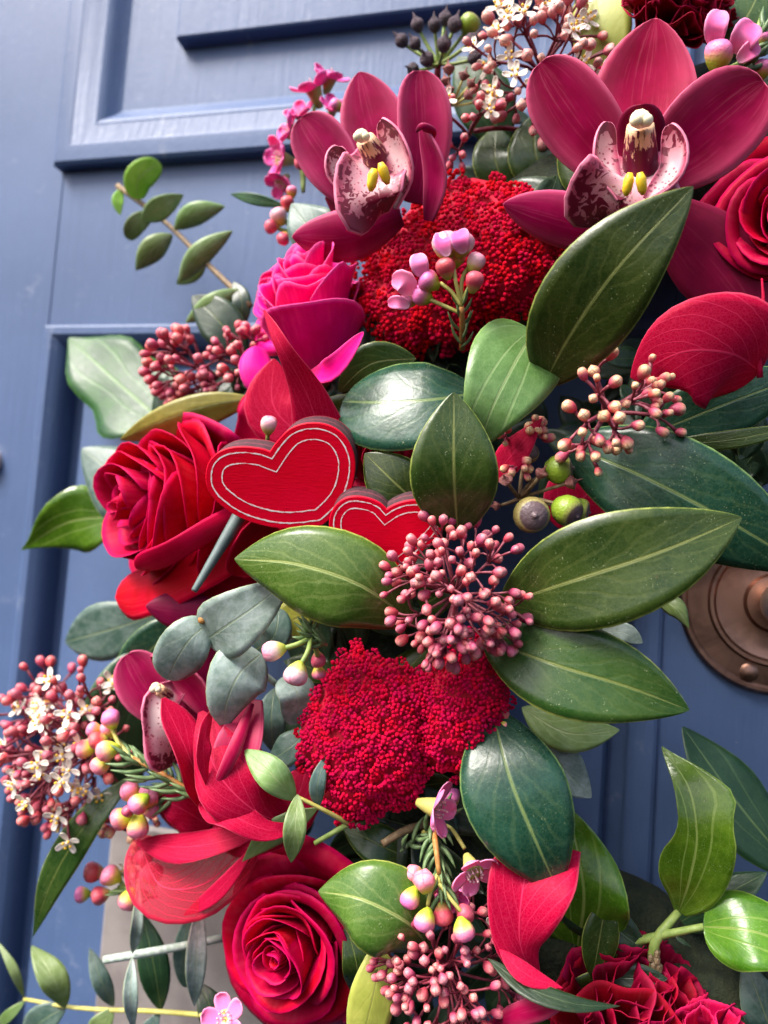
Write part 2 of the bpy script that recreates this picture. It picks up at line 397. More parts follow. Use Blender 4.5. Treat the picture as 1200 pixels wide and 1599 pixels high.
def column_mat():
    m, g = new_mat('orchid_column')
    uv = g.coord('UV'); P = g.coord('Object'); x, y, _ = g.sep(uv)
    s = g.noise(g.vmul(uv, (30, 3.2, 1)), 1.0, 3, .6, .2)
    c = g.mix(y, (.80, .48, .33), (.86, .52, .30))
    k = g.step(g.math('MULTIPLY_ADD', y, -.40, g.math('ADD', s, .36)), .52, .58)
    c = g.mix(k, c, (.15, .003, .03))
    g.set(Base_Color=c, Roughness=.4); return m
M['column'] = column_mat()
M['cream'] = plain_mat('cream_cap', (.86, .72, .44), (.88, .80, .58), .4, 200)
M['callus'] = plain_mat('yellow_ridge', (.92, .58, .015), (.92, .66, .05), .45, 700)
M['skim_bud'] = grad_mat('skimmia_bud', [(-1, (.24, .012, .045)), (-.2, (.46, .055, .11)), (.55, (.60, .13, .17)), (1, (.74, .32, .29))], .45, cross=(.34, .05, .09))
M['skim_cream'] = grad_mat('skimmia_bud_cream', [(-1, (.40, .03, .07)), (.1, (.58, .10, .13)), (.6, (.74, .36, .22)), (1, (.82, .64, .34))], .42, cross=(.34, .05, .09))
M['skim_coral'] = grad_mat('skimmia_bud_coral', [(-1, (.28, .014, .04)), (0, (.52, .06, .10)), (1, (.72, .22, .22))], .45, cross=(.34, .05, .09))
M['skim_pale'] = grad_mat('skimmia_bud_pale', [(-1, (.38, .03, .06)), (-.1, (.64, .17, .18)), (1, (.82, .50, .40))], .42, cross=(.34, .05, .09))
M['skim_petal'] = plain_mat('skimmia_petal', (.84, .72, .62), (.88, .82, .74), .45, 500)
M['stamen'] = plain_mat('yellow_stamen', (.85, .46, .03), (.85, .58, .06), .5, 800)
M['wax_bud'] = grad_mat('waxflower_bud', [(-1, (.48, .56, .03)), (-.35, (.64, .58, .07)), (.05, (.82, .38, .18)), (.45, (.80, .20, .30)), (1, (.80, .28, .40))], .38, .25, .04, cross=(.55, .10, .18))
M['wax_rose'] = grad_mat('waxflower_bud_rose', [(-1, (.40, .42, .05)), (-.7, (.56, .26, .10)), (-.3, (.52, .05, .09)), (1, (.62, .12, .16))], .35, .25, .03, cross=(.55, .10, .18))
M['wax_green'] = grad_mat('waxflower_bud_green', [(-1, (.36, .48, .03)), (-.5, (.50, .56, .05)), (-.15, (.76, .42, .20)), (.2, (.80, .20, .34)), (1, (.80, .18, .46))], .38, .2, .03)
M['wax_white'] = grad_mat('waxflower_bud_white', [(-1, (.42, .50, .05)), (-.5, (.60, .60, .15)), (-.15, (.80, .58, .46)), (.3, (.82, .48, .50)), (1, (.78, .30, .42))], .38, .1, .02, cross=(.55, .10, .18))
M['wax_petal'] = petal_mat('waxflower_petal', (.84, .13, .38), (.88, .27, .52), (.92, .55, .72), .45, .15, .2, .85, (.86, .50, .62), vs=10, edgef=.4)
M['wax_hot'] = petal_mat('waxflower_petal_hot', (.84, .06, .34), (.88, .14, .46), (.90, .45, .72), .45, .15, .2, .85, (.84, .30, .52), vs=10, edgef=.4)
M['wax_disc'] = plain_mat('waxflower_disc', (.74, .30, .34), (.84, .62, .60), .45, 900)
def yarrow_mat(name, ca, cb):
    m, g = new_mat(name); P = g.coord('Object')
    n = g.noise(P, 3.5, 4, .7); r = g.rand()
    c = g.mix(g.step(n, .35, .65), ca, cb)
    c = g.hsv(c, g.math('MULTIPLY_ADD', r, .014, .494), 1, g.math('MULTIPLY_ADD', r, .35, .82))
    g.set(Base_Color=c, Roughness=.8, Specular_IOR_Level=.08, Sheen_Weight=.12, Sheen_Tint=(1, .05, .12, 1))
    g.bump(g.noise(P, 16, 3), .6, .05); return m
M['yarrow'] = yarrow_mat('yarrow_red', (.74, .0, .050), (.90, .004, .095))
M['yarrow_deep'] = yarrow_mat('yarrow_deep_red', (.60, .0, .024), (.76, .001, .050))
M['yarrow_core'] = plain_mat('yarrow_core', (.42, .0, .02), (.52, .0, .03), .8, 600)
def heart_mats():
    m, g = new_mat('heart_red_paint'); P = g.coord('Object')
    gr = g.noise(g.vmul(P, (60, 900, 1500)), 1.0, 4, .6); n = g.noise(P, 45, 3)
    c = g.mix(g.step(n, .3, .7), (.68, .000, .016), (.76, .000, .026))
    c = g.mix(g.math('MULTIPLY', g.step(gr, .55, .7), .35), c, (.50, .0, .014))
    g.set(Base_Color=c, Roughness=.5, Specular_IOR_Level=.12); g.bump(gr, .35, .0003)
    m2, g = new_mat('heart_charred_edge'); P = g.coord('Object'); x, y, _ = g.sep(g.coord('UV'))
    n = g.noise(P, 700, 5, .65)
    c = g.mix(g.step(n, .35, .65), (.020, .008, .010), (.075, .020, .030))
    bands = g.step(g.math('ABSOLUTE', g.math('SUBTRACT', g.math('MULTIPLY_ADD', n, .16, y), .62)), .10, .02)
    c = g.mix(g.math('MULTIPLY', bands, .55), c, (.19, .035, .055))
    rim = g.math('MAXIMUM', g.step(y, .10, .02), g.step(y, .88, .97))
    c = g.mix(g.math('MULTIPLY', rim, .8), c, (.34, .006, .03))
    g.set(Base_Color=c, Roughness=.7); g.bump(n, .5, .0005)
    return m, m2
M['heart'], M['heart_edge'] = heart_mats()
def engraved_mat():
    m, g = new_mat('engraved_white'); P = g.coord('Object'); n = g.noise(P, 900, 3, .6)
    g.set(Base_Color=g.mix(g.step(n, .50, .66), (.88, .82, .82), (.80, .36, .38)), Roughness=.8); return m
M['engrave'] = engraved_mat()
M['berry'] = grad_mat('ivy_berry_green', [(-1, (.16, .26, .02)), (.35, (.22, .32, .03)), (.62, (.30, .30, .08)), (.70, (.10, .06, .06)), (1, (.17, .11, .12))], .30, .15, .02, 1.0, .04)
M['berry_olive'] = grad_mat('ivy_berry_olive', [(-1, (.20, .20, .03)), (.45, (.22, .17, .06)), (.60, (.30, .26, .10)), (.66, (.10, .065, .07)), (1, (.19, .135, .145))], .34, .1, .02, 1.0, .04)
M['berry_dark'] = plain_mat('ivy_berry_dark', (.040, .022, .032), (.10, .065, .085), .6, 2.0, .5, var=.3, bdist=.06)
M['berry_brown'] = plain_mat('ivy_bud_brown', (.22, .065, .06), (.34, .14, .12), .6, 2.0, .5, var=.3, bdist=.06)
M['pick'] = plain_mat('grey_pick', (.065, .095, .095), (.11, .15, .145), .5, 90)
M['moss'] = plain_mat('dark_moss', (.008, .014, .006), (.020, .026, .010), .9, 150, .8, bdist=.002)
def door_mat():
    m, g = new_mat('door_paint'); P = g.coord('Object'); 
    st = g.noise(g.vmul(P, (260, 60, 14)), 1.0, 5, .6); big = g.noise(P, 9, 4, .6); fine = g.noise(P, 300, 4, .7)
    c = g.mix(g.step(big, .3, .7), (.052, .090, .188), (.066, .110, .224))
    sc = g.math('MULTIPLY', g.step(g.noise(P, 46, 7, .78), .56, .68), g.step(g.noise(P, 13, 2), .42, .62))
    c = g.mix(g.math('MULTIPLY', sc, .35), c, (.26, .29, .36))
    ch = g.math('MULTIPLY', g.step(g.noise(P, 420, 3), .70, .74), g.step(g.noise(P, 28, 3), .54, .64))
    c = g.mix(g.math('MULTIPLY', ch, .7), c, (.30, .29, .28))
    g.set(Base_Color=c, Roughness=g.math('MULTIPLY_ADD', fine, .18, .38), Specular_IOR_Level=.36)
    g.bump(g.math('MULTIPLY_ADD', fine, .3, st), .4, .0012); return m
M['door'] = door_mat()
def metal_mat(name, ca, cb, rough, scale=60, met=1.0):
    m, g = new_mat(name); P = g.coord('Object'); n = g.noise(P, scale, 5, .6, .5); f = g.noise(P, 500, 4)
    g.set(Base_Color=g.mix(g.step(n, .35, .65), ca, cb), Metallic=met, Roughness=g.math('MULTIPLY_ADD', f, .25, rough)); g.bump(f, .1, .0003); return m
M['copper'] = metal_mat('tarnished_copper', (.34, .19, .14), (.17, .095, .07), .26, 45)
M['brass_pale'] = metal_mat('pale_brass', (.80, .56, .42), (.86, .66, .52), .28)
M['plate'] = metal_mat('dull_pale_plate', (.20, .175, .17), (.28, .25, .24), .6, 25, .15)

# ------------------------------------------------------------------ blades: leaves, petals, sepals
def prof_fn(kind):
    if not isinstance(kind, str):
        k = np.asarray(kind, float)
        return lambda t: (np.maximum(spline_y(k[:, 0], k[:, 1], t), 0), np.maximum(spline_y(k[:, 0], k[:, 2], t), 0))
    def f(t):
        t = np.clip(t, 0, 1)
        if kind == 'leaf': y = np.sin(np.pi * t ** .92) ** .82
        elif kind == 'lance': y = np.sin(np.pi * t ** .85) ** 1.05
        elif kind == 'obov': y = np.sin(np.pi * t ** 1.35) ** .8
        elif kind == 'ovate': y = np.sin(np.pi * t ** .66) ** .75
        elif kind == 'round': y = np.sqrt(np.maximum(1 - (2 * t - 1) ** 2, 0)) ** .9
        elif kind == 'petal': y = (np.sqrt(np.maximum(1 - np.maximum(2.15 * t - 1.15, 0) ** 2.6, 0))) * (.42 + .58 * np.sin(np.minimum(t / .55, 1) * np.pi / 2))
        elif kind == 'sepal': y = (np.maximum(1 - np.maximum(2.0 * t - 1.0, 0) ** 1.9, 0)) ** .74 * (.34 + .66 * np.sin(np.minimum(t / .52, 1) * np.pi / 2))
        elif kind == 'cordate': y = np.where(t < .3, np.sqrt(np.maximum(1 - ((.3 - t) / .3) ** 2, 0)), np.maximum(1 - ((t - .3) / .7) ** 1.5, 0) ** .85)
        elif kind == 'strap': y = np.minimum(1, np.sqrt(np.maximum(1 - np.maximum((t - .85) / .15, 0) ** 2, 0))) * (.8 + .2 * t)
        return y, y
    return f
def spline_y(x, y, t):
    m = np.gradient(y, x); o = np.zeros_like(t)
    for n, q in enumerate(t):
        i = min(max(np.searchsorted(x, q, 'right') - 1, 0), len(x) - 2); h = x[i+1] - x[i]; s = (q - x[i]) / h
        o[n] = (2*s**3-3*s**2+1)*y[i] + (s**3-2*s**2+s)*h*m[i] + (3*s**2-2*s**3)*y[i+1] + (s**3-s**2)*h*m[i+1]
    return o
def blade_grid(pts, w, prof='leaf', roll=0, cup=0, fold=0, wave=(0, 0, 0), nt=16, nu=8, asym=(1, 1)):
    """pts: photo points with depth from base to tip; w: full width in photo pixels. Returns (grid, midline, normals)."""
    W3 = np.array([at(*p) for p in pts])
    t = (1 - np.cos(np.pi * np.arange(nt + 1) / nt)) / 2
    c = spline(W3, t)
    T = np.gradient(c, t + np.arange(nt + 1) * 1e-9, axis=0); T /= np.linalg.norm(T, axis=1, keepdims=True)
    V = CAMP - c; V = V - T * np.sum(V * T, axis=1, keepdims=True); V /= np.linalg.norm(V, axis=1, keepdims=True)
    B = np.cross(T, V)
    rr = np.interp(t, np.linspace(0, 1, len(roll)), roll) if hasattr(roll, '__len__') else np.full(nt + 1, roll)
    rr = np.radians(rr)[:, None]
    B2 = B * np.cos(rr) + V * np.sin(rr); N2 = V * np.cos(rr) - B * np.sin(rr)
    hw = w / 2 * np.array([mpp(p) for p in c]); yl, yr = prof_fn(prof)(t)
    s = np.linspace(-1, 1, nu + 1); G = np.zeros((nt + 1, nu + 1, 3))
    for j, q in enumerate(s):
        h = hw * np.where(q < 0, yl * asym[0], yr * asym[1])
        off = cup * h * q * q + fold * h * abs(q) + wave[0] * h * np.sin(wave[1] * t * 6.283 + wave[2] + (1.3 if q > 0 else 0)) * abs(q) ** 1.5
        G[:, j] = c + B2 * (h * q)[:, None] + N2 * off[:, None]
    return G, c, N2
def blade(name, pts, w, mat, parent=None, prof='leaf', thick=.00035, back=None, rib=None, **kw):
    G, c, n = blade_grid(pts, w, prof, **kw)
    mb = MB().grid(G[:, ::-1], thick, 0, 1 if back else None)
    o = mb.build(name, [M[mat]] + ([M[back]] if back else []), parent, origin=c[0] if parent is None else None)
    if rib and (parent is None or parent.parent is None):
        nn = len(c); k = int(nn * .93); r = np.linspace(1, .25, k) * rib * .46 * mpp(c[nn // 2])
        MB().tube(c[:k] + n[:k] * (-.45 * r[:, None]), r, 6).build('midrib', M['midrib'], o)
    return o
M['midrib'] = plain_mat('midrib_pale', (.13, .16, .04), (.18, .21, .06), .5, 400)
def tubepx(pts, rpx, sides=7, n=None, mb=None, mi=0):
    W3 = np.array([at(*p) for p in pts]); n = n or max(4, 3 * len(pts))
    c = spline(W3, np.linspace(0, 1, n)) if len(W3) > 2 else np.linspace(W3[0], W3[1], n)
    r = np.interp(np.linspace(0, 1, n), np.linspace(0, 1, len(rpx)), rpx) if hasattr(rpx, '__len__') else np.full(n, rpx)
    return (mb or MB()).tube(c, r * mpp(c[0]), sides, mi)

def leaf(name, label, pts, w, mat='broad', group='broad glossy leaves among the flowers', cat='leaf', rib=None, **kw):
    kw.setdefault('wave', (.05, 1.3, w * 1.7)); kw.setdefault('roll', [((w * 7) % 13) - 6, -((w * 5) % 15) + 7])
    return tag(blade(name, pts, w, mat, rib=rib, **kw), label, cat, group)

# ------------------------------------------------------------------ flowers
def frame(Z):
    Z = unit(Z); X = np.cross(CU, Z); X = unit(X) if np.linalg.norm(X) > .05 else unit(np.cross(CR, Z)); return X, np.cross(Z, X), Z
def rose(label, P, axis, R, n, mat, group=None, H=.95, open_=1.0, spin=0, inner=None, seed=1, name='rose_bloom', cat='rose', start=0.0, wavy=1.0, tight=1.25):
    rg = np.random.default_rng(seed); root = thing(name, label, cat, P, group); X, Y, Z = frame(axis)
    a, b = 13, 15
    for i in range(n):
        f = start + (1 - start) * i / (n - 1); ang = spin + i * 2.39996 + rg.normal(0, .3)
        rt = R * (.05 + .95 * f ** tight) * rg.uniform(.90, 1.07); rb = R * (.03 + .20 * f)
        ht = R * H * (1.0 + .12 * math.sin(f * 3.1) - .66 * open_ * f ** 2.0) * rg.uniform(.86, 1.08)
        W = rad(125 - 62 * f) * rg.uniform(.85, 1.15); ph = rg.uniform(0, 6.28, 3); G = np.zeros((a, b, 3)); fl = open_ * f
        curl = rg.uniform(.5, 1.5); side = rg.choice([-1, 1]); notch = rg.uniform(0, .08); tw = rg.uniform(.02, .20); cx = rg.normal(0, .05, 2) * R * f
        for iv in range(a):
            v = iv / (a - 1)
            for iu in range(b):
                u = -1 + 2 * iu / (b - 1)
                ww = W * (.42 + .58 * math.sin(min(v / .6, 1) * math.pi / 2)); th = ang + u * ww
                ve = v * (1 - (.12 + .20 * f) * abs(u) ** 2.4 - notch * math.exp(-(u * 4) ** 2))
                rho = rb + (rt - rb) * (ve ** (1.0 - .3 * f) if ve > 0 else 0) + R * .12 * fl * ve ** 5 * curl
                rho *= 1 + tw * u * side
                rho += R * wavy * (.035 * math.sin(2.2 * u + ph[0]) * v * (.4 + f) + .022 * math.sin(5.5 * u + ph[1]) * v ** 2) + R * .07 * fl * abs(u) ** 3 * v
                roll = max(0, (v - .74) / .26) ** 2 * curl
                z = ht * (ve ** (.72 + .25 * f) if ve > 0 else 0) - R * .20 * (.25 + fl) * f * roll - R * .06 * fl * abs(u) ** 3
                z += R * wavy * (.022 * math.sin(4.5 * u + ph[2]) * v ** 3 + .05 * u * v * math.sin(ph[1]))
                G[iv, iu] = np.asarray(P) + X * (rho * math.cos(th) + cx[0]) + Y * (rho * math.sin(th) + cx[1]) + Z * (z - R * .45)
        mm = inner if (inner and f < .45) else mat
        MB().grid(G[:, ::-1], .00035).build('petal', M[mm], root)
    MB().ball(np.asarray(P) - Z * R * .42, R * .22, 2).build('calyx', M['stem_green'], root)
    return root
def carnation(label, P, axis, R, n, mat, group=None, seed=1, fan=1.25, ruffle=.13, name='carnation_bloom', bright=None):
    rg = np.random.default_rng(seed); root = thing(name, label, 'carnation', P, group); X, Y, Z = frame(axis)
    a, b = 10, 29
    for i in range(n):
        f = (i + .5) / n; pol = fan * f ** .62 + rg.normal(0, .05); az = i * 2.39996 + rg.normal(0, .2)
        D = unit(Z * math.cos(pol) + (X * math.cos(az) + Y * math.sin(az)) * math.sin(pol))
        S = unit(np.cross(Z, D) if pol > .15 else X); S = unit(S * math.cos(rg.normal(0, .45)) + np.cross(D, S) * math.sin(rg.normal(0, .45)))
        Q = np.cross(D, S); L = R * rg.uniform(.86, 1.05); p1, p2 = rg.uniform(0, 6.28, 2); fr = rg.uniform(2.8, 4.6)
        G = np.zeros((a, b, 3))
        for iv in range(a):
            v = iv / (a - 1)
            for iu in range(b):
                u = -1 + 2 * iu / (b - 1)
                tooth = .035 * (abs(((u * 7 + p1) % 1) - .5) * 2 - .5) * (v ** 6)
                l = L * (v * (1 - .16 * u * u) + tooth)
                s = R * .62 * u * v ** 1.1
                q = R * ruffle * v ** 1.8 * (math.sin(fr * u + p1) + .45 * math.sin(fr * 2.3 * u + p2)) + R * .16 * v ** 3
                G[iv, iu] = np.asarray(P) - Z * R * .55 + D * l + S * s + Q * q
        MB().grid(G, .0003).build('petal', M[bright if bright and i in (n - 1, n - 3) else mat], root)
    return root
def dome_points(ells, step, rg, jit=.3):
    """Jittered hexagonal points inside a union of ellipses (cx,cy,rx,ry,rot deg,d,h): (px,py,d,outward xy,edge)."""
    out = []
    xs = [e[0] for e in ells]; ys = [e[1] for e in ells]; m = max(max(e[2], e[3]) for e in ells)
    y = min(ys) - m; row = 0
    while y < max(ys) + m:
        x = min(xs) - m + (row % 2) * step / 2
        while x < max(xs) + m:
            px, py = x + rg.normal(0, jit) * step, y + rg.normal(0, jit) * step; best = None
            for (cx, cy, rx, ry, ro, d, h) in ells:
                c, s = math.cos(rad(ro)), math.sin(rad(ro)); dx, dy = px - cx, py - cy
                ux, uy = (dx * c + dy * s) / rx, (-dx * s + dy * c) / ry
                th = math.atan2(uy, ux); q = math.hypot(ux, uy) * (1 + .05 * math.sin(5 * th + cx) + .03 * math.sin(9 * th + 2 * cx))
                if q < 1 and (best is None or d + h * (1 - q ** 3.2) > best[2]):
                    best = (px, py, d + h * (1 - q ** 3.2), dx / max(rx, ry), dy / max(rx, ry), q)
            if best: out.append(best)
            x += step
        y += step * .866; row += 1
    return out
FLORETS = []
def floret_meshes():
    rg = np.random.default_rng(5)
    for k in range(6):
        for key in ('yarrow', 'yarrow_deep'):
            pass
        mb = MB(); pts = [(0, 0)]
        for i in range(12):
            for _ in range(60):
                r, a = .82 * math.sqrt(rg.uniform()), rg.uniform(0, 6.28); p = (r * math.cos(a), r * math.sin(a))
                if min(math.hypot(p[0] - q[0], p[1] - q[1]) for q in pts) > .46: pts.append(p); break
        for (x, y) in pts:
            r2 = x * x + y * y
            mb.ball((x, y, .36 * (1 - r2) + rg.normal(0, .035)), rg.uniform(.22, .37), 1, 0, (1, 1, rg.uniform(.9, 1.3)))
        FLORETS.append(mb)
floret_meshes()
def yarrow(label, ells, step, mat, seed, group):
    rg = np.random.default_rng(seed); e = ells[0]
    root = thing('yarrow_head', label, 'yarrow flower', at(e[0], e[1], e[5] - .02), group)
    me = [f.mesh('floret', M[mat]) for f in FLORETS]
    core = MB()
    for (cx, cy, rx, ry, ro, d, h) in ells:
        c, s = math.cos(rad(ro)), math.sin(rad(ro)); G = np.zeros((7, 25, 3))
        for i in range(7):
            q = i / 6 * .93
            for j in range(25):
                a = -2 * math.pi * j / 24; k = 1 / (1 + .07 * math.sin(5 * a + cx)); ux, uy = q * k * math.cos(a) * rx, q * k * math.sin(a) * ry
                G[i, j] = at(cx + ux * c - uy * s, cy + ux * s + uy * c, d - .0042 + h * (1 - q ** 3.2) * .96)
        core.grid(G, .004)
    core.build('flower_core', M['yarrow_core'], root)
    P = dome_points(ells, step, rg, .16)
    for (px, py, d, dx, dy, q) in P:
        W3 = at(px, py, d - .0015 + rg.normal(0, .0005)); nz = unit(CR * dx * 1.2 - CU * dy * 1.2 - CF * 1.1 + rg.normal(0, .12, 3))
        inst('floret', me[rg.integers(6)], W3, root, nz, step * .70 * mpp(W3) * rg.uniform(.86, 1.14))
    cx, cy = e[0], e[1]
    tubepx([(cx, cy, e[5]), (cx + 40, cy + 30, .03)], [9, 8]).build('stem', M['stem_brown'], root)
    return root

def bud_mesh(name, mat, kind='skim'):
    if kind == 'skim': pr = [(.12, -1), (.42, -.8), (.72, -.35), (.84, .1), (.80, .5), (.58, .82), (.25, .97), (.05, 1)]
    elif kind == 'wax': pr = [(.20, -1.12), (.40, -.92), (.70, -.55), (.88, -.18), (.96, .12), (.95, .42), (.80, .74), (.46, .96), (.08, 1.02)]
    elif kind == 'berry': pr = [(.15, -1), (.55, -.86), (.88, -.45), (1, 0), (.95, .38), (.80, .63), (.70, .68), (.66, .73), (.30, .82), (.12, .83), (.10, .95), (.03, .96)]
    elif kind == 'pod': pr = [(.18, -1), (.5, -.85), (.82, -.4), (.9, 0), (.86, .3), (.62, .55), (.42, .75), (.18, .95), (.10, 1.45), (.03, 1.5)]
    elif kind == 'star': pr = [(.2, -.9), (.6, -.55), (1.0, .1), (1.02, .25), (.75, .35), (.42, .55), (.15, .9), (.06, 1.5), (.02, 1.55)]
    return MB().lathe(pr, 16 if kind == 'berry' else 10, wob=(.11 if kind in ('skim', 'wax') else .10 if kind == 'star' else 0)).mesh(name, M[mat])
SB = {k: bud_mesh('bud', k) for k in ('skim_bud', 'skim_cream', 'skim_coral', 'skim_pale')}
WB = {k: bud_mesh('bud', k, 'wax') for k in ('wax_bud', 'wax_rose', 'wax_green', 'wax_white')}
def round_petal(mat, L=1.0, Wd=.9, cup=.25, tip=0.0, thick=.04):
    a, b = 7, 7; G = np.zeros((a, b, 3))
    for i in range(a):
        t = (1 - math.cos(math.pi * i / (a - 1))) / 2; h = Wd / 2 * (math.sqrt(max(1 - (2 * t - 1) ** 2, 0)) ** .8 * (.55 + .45 * t) + .08 * (1 - t))
        for j in range(b):
            s = -1 + 2 * j / (b - 1)
            G[i, j] = (.12 + L * t, s * h, cup * (t * t * .7 + .5 * s * s * t) + tip * t)
    return MB().grid(G, thick).mesh('petal', M[mat])
SKP = round_petal('skim_petal', 1.0, .62, .22); WXP = round_petal('wax_petal', 1.0, 1.02, .30); WXH = round_petal('wax_hot', 1.0, 1.05, .35)
def skim_center():
    mb = MB().ball((0, 0, .12), .24, 1, 1)
    for k in range(4):
        a = k * math.pi / 2 + .78; mb.tube([(0, 0, .1), (.30 * math.cos(a), .30 * math.sin(a), .38)], .04, 4, 1); mb.ball((.34 * math.cos(a), .34 * math.sin(a), .42), .14, 1, 0)
    return mb.mesh('flower', [M['stamen'], M['skim_petal']])
SKC = skim_center()
def wax_center():
    mb = MB().lathe([(.16, -.9), (.30, -.5), (.42, -.05), (.44, .05), (.30, .02), (.12, -.02)], 12, 1); mb.tube([(0, 0, 0), (0, 0, .5)], .03, 5, 0); mb.ball((0, 0, .5), .05, 1, 0)
    for k in range(10):
        a = k * .6283; mb.tube([(.36 * math.cos(a), .36 * math.sin(a), 0), (.33 * math.cos(a), .33 * math.sin(a), .22)], .025, 4, 0); mb.ball((.32 * math.cos(a), .32 * math.sin(a), .25), .06, 1, 0)
    return mb.mesh('flower', [M['wax_disc'], M['stem_yellow']])
WXC = wax_center()
def small_flower(P, axis, s, parent, skim=True, hot=False, npet=None, spin=None):
    """An open floret: its centre is the part, its petals the sub-parts."""
    spin = random.uniform(0, 6.28) if spin is None else spin
    c = inst('flower', SKC if skim else WXC, P, parent, axis, s, spin)
    q = c.rotation_quaternion.copy(); npet = npet or (4 if skim else 5)
    for k in range(npet):
        p = bpy.data.objects.new('petal', SKP if skim else (WXH if hot else WXP)); COL.objects.link(p); p.parent = c
        p.rotation_mode = 'QUATERNION'; p.rotation_quaternion = Quaternion((0, 0, 1), 2 * math.pi * k / npet + random.uniform(-.12, .12)) @ Quaternion((0, 1, 0), random.uniform(-.25, .1))
    return c
def panicle(root, P, axis, R, n, cone, bud, bpx, stem='stem_skim', flowers=0, seed=1, squash=(1, 1), base=.9, thin=1.0, fmin=.6, per=6.0, fsize=1.7):
    """Branching flower cluster: main stems joined at the base, each ending in a small umbel with a bud (or open flower) on every stalk."""
    rg = np.random.default_rng(seed); X, Y, Z = frame(axis); B = np.asarray(P) - Z * R * base; mp = mpp(P); st = MB()
    npr = max(4, int(round(n / per))); left = n
    for i in range(npr):
        f = (i + .5) / npr; c = 1 - f * (1 - math.cos(cone)); s = math.sqrt(max(1 - c * c, 0)); a = i * 2.39996 + rg.normal(0, .3)
        p = unit(X * s * math.cos(a) * squash[0] + Y * s * math.sin(a) * squash[1] + Z * c)
        e = B + p * R * (base + 1) * .5 * rg.uniform(fmin + .35, 1.15); mid = B + (p * .4 + Z * .2) * R * .6
        st.tube(spline([B, mid, e], np.linspace(0, 1, 6)), np.linspace(3.0, 2.3, 6) * thin * mp, 6)
        k = int(round(left / (npr - i))) + (rg.integers(-1, 2) if 0 < i < npr - 1 else 0); k = max(2, min(k, left)); left -= k
        U, V, _ = frame(p); a0 = rg.uniform(0, 6.28)
        for q in range(k):
            g = (q + .5) / k; po = 1.45 * g ** .6; az = a0 + q * 2.39996 + rg.normal(0, .3)
            d = unit(p * math.cos(po) + (U * math.cos(az) + V * math.sin(az)) * math.sin(po) + Z * .15)
            L = R * rg.uniform(.28, .56); T = e + d * L; dd = unit(d + p * .35 + rg.normal(0, .18, 3)); br = bpx * rg.uniform(.66, 1.12) * mp
            st.tube(spline([e - p * R * rg.uniform(0, .12), e + d * L * .45 + p * L * .05, T - dd * br * .8], np.linspace(0, 1, 5)), np.array([1.9, 1.6, 1.6, 1.9, 2.6]) * thin * mp, 6)
            if flowers and rg.uniform() < flowers / n: small_flower(T, unit(dd - CF * .9), bpx * mp * fsize, root)
            else: inst('bud', SB[bud], T, root, dd, (br, br, br * 1.15))
    st.build('stem', M[stem], root)
def needles(root, base, tip, n, L, rg, mat='needle', w=5.5, d0=None):
    A, Bp = at(*base), at(*tip); T = unit(Bp - A); X, Y, _ = frame(T)
    for i in range(n):
        f = (i + rg.uniform(0, .6)) / n; a = i * 2.4 + rg.normal(0, .3); P = A + (Bp - A) * f; mp = mpp(P)
        d = unit(T * .75 + (X * math.cos(a) + Y * math.sin(a)) * .75); l = L * mp * rg.uniform(.7, 1.15)
        c = spline([P, P + d * l * .5, P + unit(d + T * .35) * l], np.linspace(0, 1, 6))
        MB().tube(c, np.array([.5, .9, 1, .9, .6, .12]) * w / 2 * mp, 5).build('needle_leaf', M[mat], root)
def bud_at(root, px, py, d, r, kind, dirpx, tilt=.35):
    """Waxflower bud: dirpx is the way its tip points in the picture plane."""
    P = at(px, py, d); s = r * .96 * mpp(P); ax = cdir(dirpx[0], -dirpx[1], tilt * math.hypot(*dirpx))
    return inst('bud', WB[kind], P, root, ax, s)
# ------------------------------------------------------------------ the door
def box(mb, x0, x1, z0, z1, d0, d1, bev=.0004, mi=0):
    r = [(x0, x1, z0, z1, d0), (x0, x1, z0, z1, d1 - bev), (x0 + bev, x1 - bev, z0 + bev, z1 - bev, d1)]
    V = []
    for (a, b, c, e, d) in r: V += [(a, -d, c), (b, -d, c), (b, -d, e), (a, -d, e)]
    F = [(i*4 + j, i*4 + (j+1) % 4, i*4 + 4 + (j+1) % 4, i*4 + 4 + j) for i in range(2) for j in range(4)] + [(3, 2, 1, 0), (8, 9, 10, 11)]
    mb.add(V, F, None, mi)
def mould(mb, x0, x1, z0, z1, prof, mi=0, fill=True):
    V = []
    for (i, d) in prof: V += [(x0 + i, -d, z0 + i), (x1 - i, -d, z0 + i), (x1 - i, -d, z1 - i), (x0 + i, -d, z1 - i)]
    n = len(prof)
    F = [(i*4 + j, i*4 + (j+1) % 4, i*4 + 4 + (j+1) % 4, i*4 + 4 + j) for i in range(n - 1) for j in range(4)]
    if fill: F.append(tuple((n-1)*4 + j for j in range(4)))
    mb.add(V, F, None, mi)
XA = (at(72, 520, 0)[0] + at(106, 240, 0)[0]) / 2; XB = at(1026, 1100, 0)[0]
ZU = at(260, 252, 0)[2]; ZL = at(190, 510, 0)[2]; X0, X1 = XA - .16, XB + .17; ZT, ZB = 2.05, .05
door = thing('front_door', 'blue painted panelled wooden front door hung with the flower wreath', 'door', ((X0 + X1) / 2, 0, ZB))
def part(name, fn, m='door', parent=door, sharp=25):
    mb = MB(); fn(mb); return mb.build(name, M[m], parent, True, sharp)
part('stile', lambda mb: box(mb, X0, XA, ZB, ZT, -.045, 0)); part('stile', lambda mb: box(mb, XB, X1, ZB, ZT, -.045, 0))
part('rail', lambda mb: box(mb, XA, XB, ZL, ZU, -.045, -.0003)); part('rail', lambda mb: box(mb, XA, XB, ZB, ZB + .22, -.045, -.0003))
part('rail', lambda mb: box(mb, XA, XB, ZT - .12, ZT, -.045, -.0003))
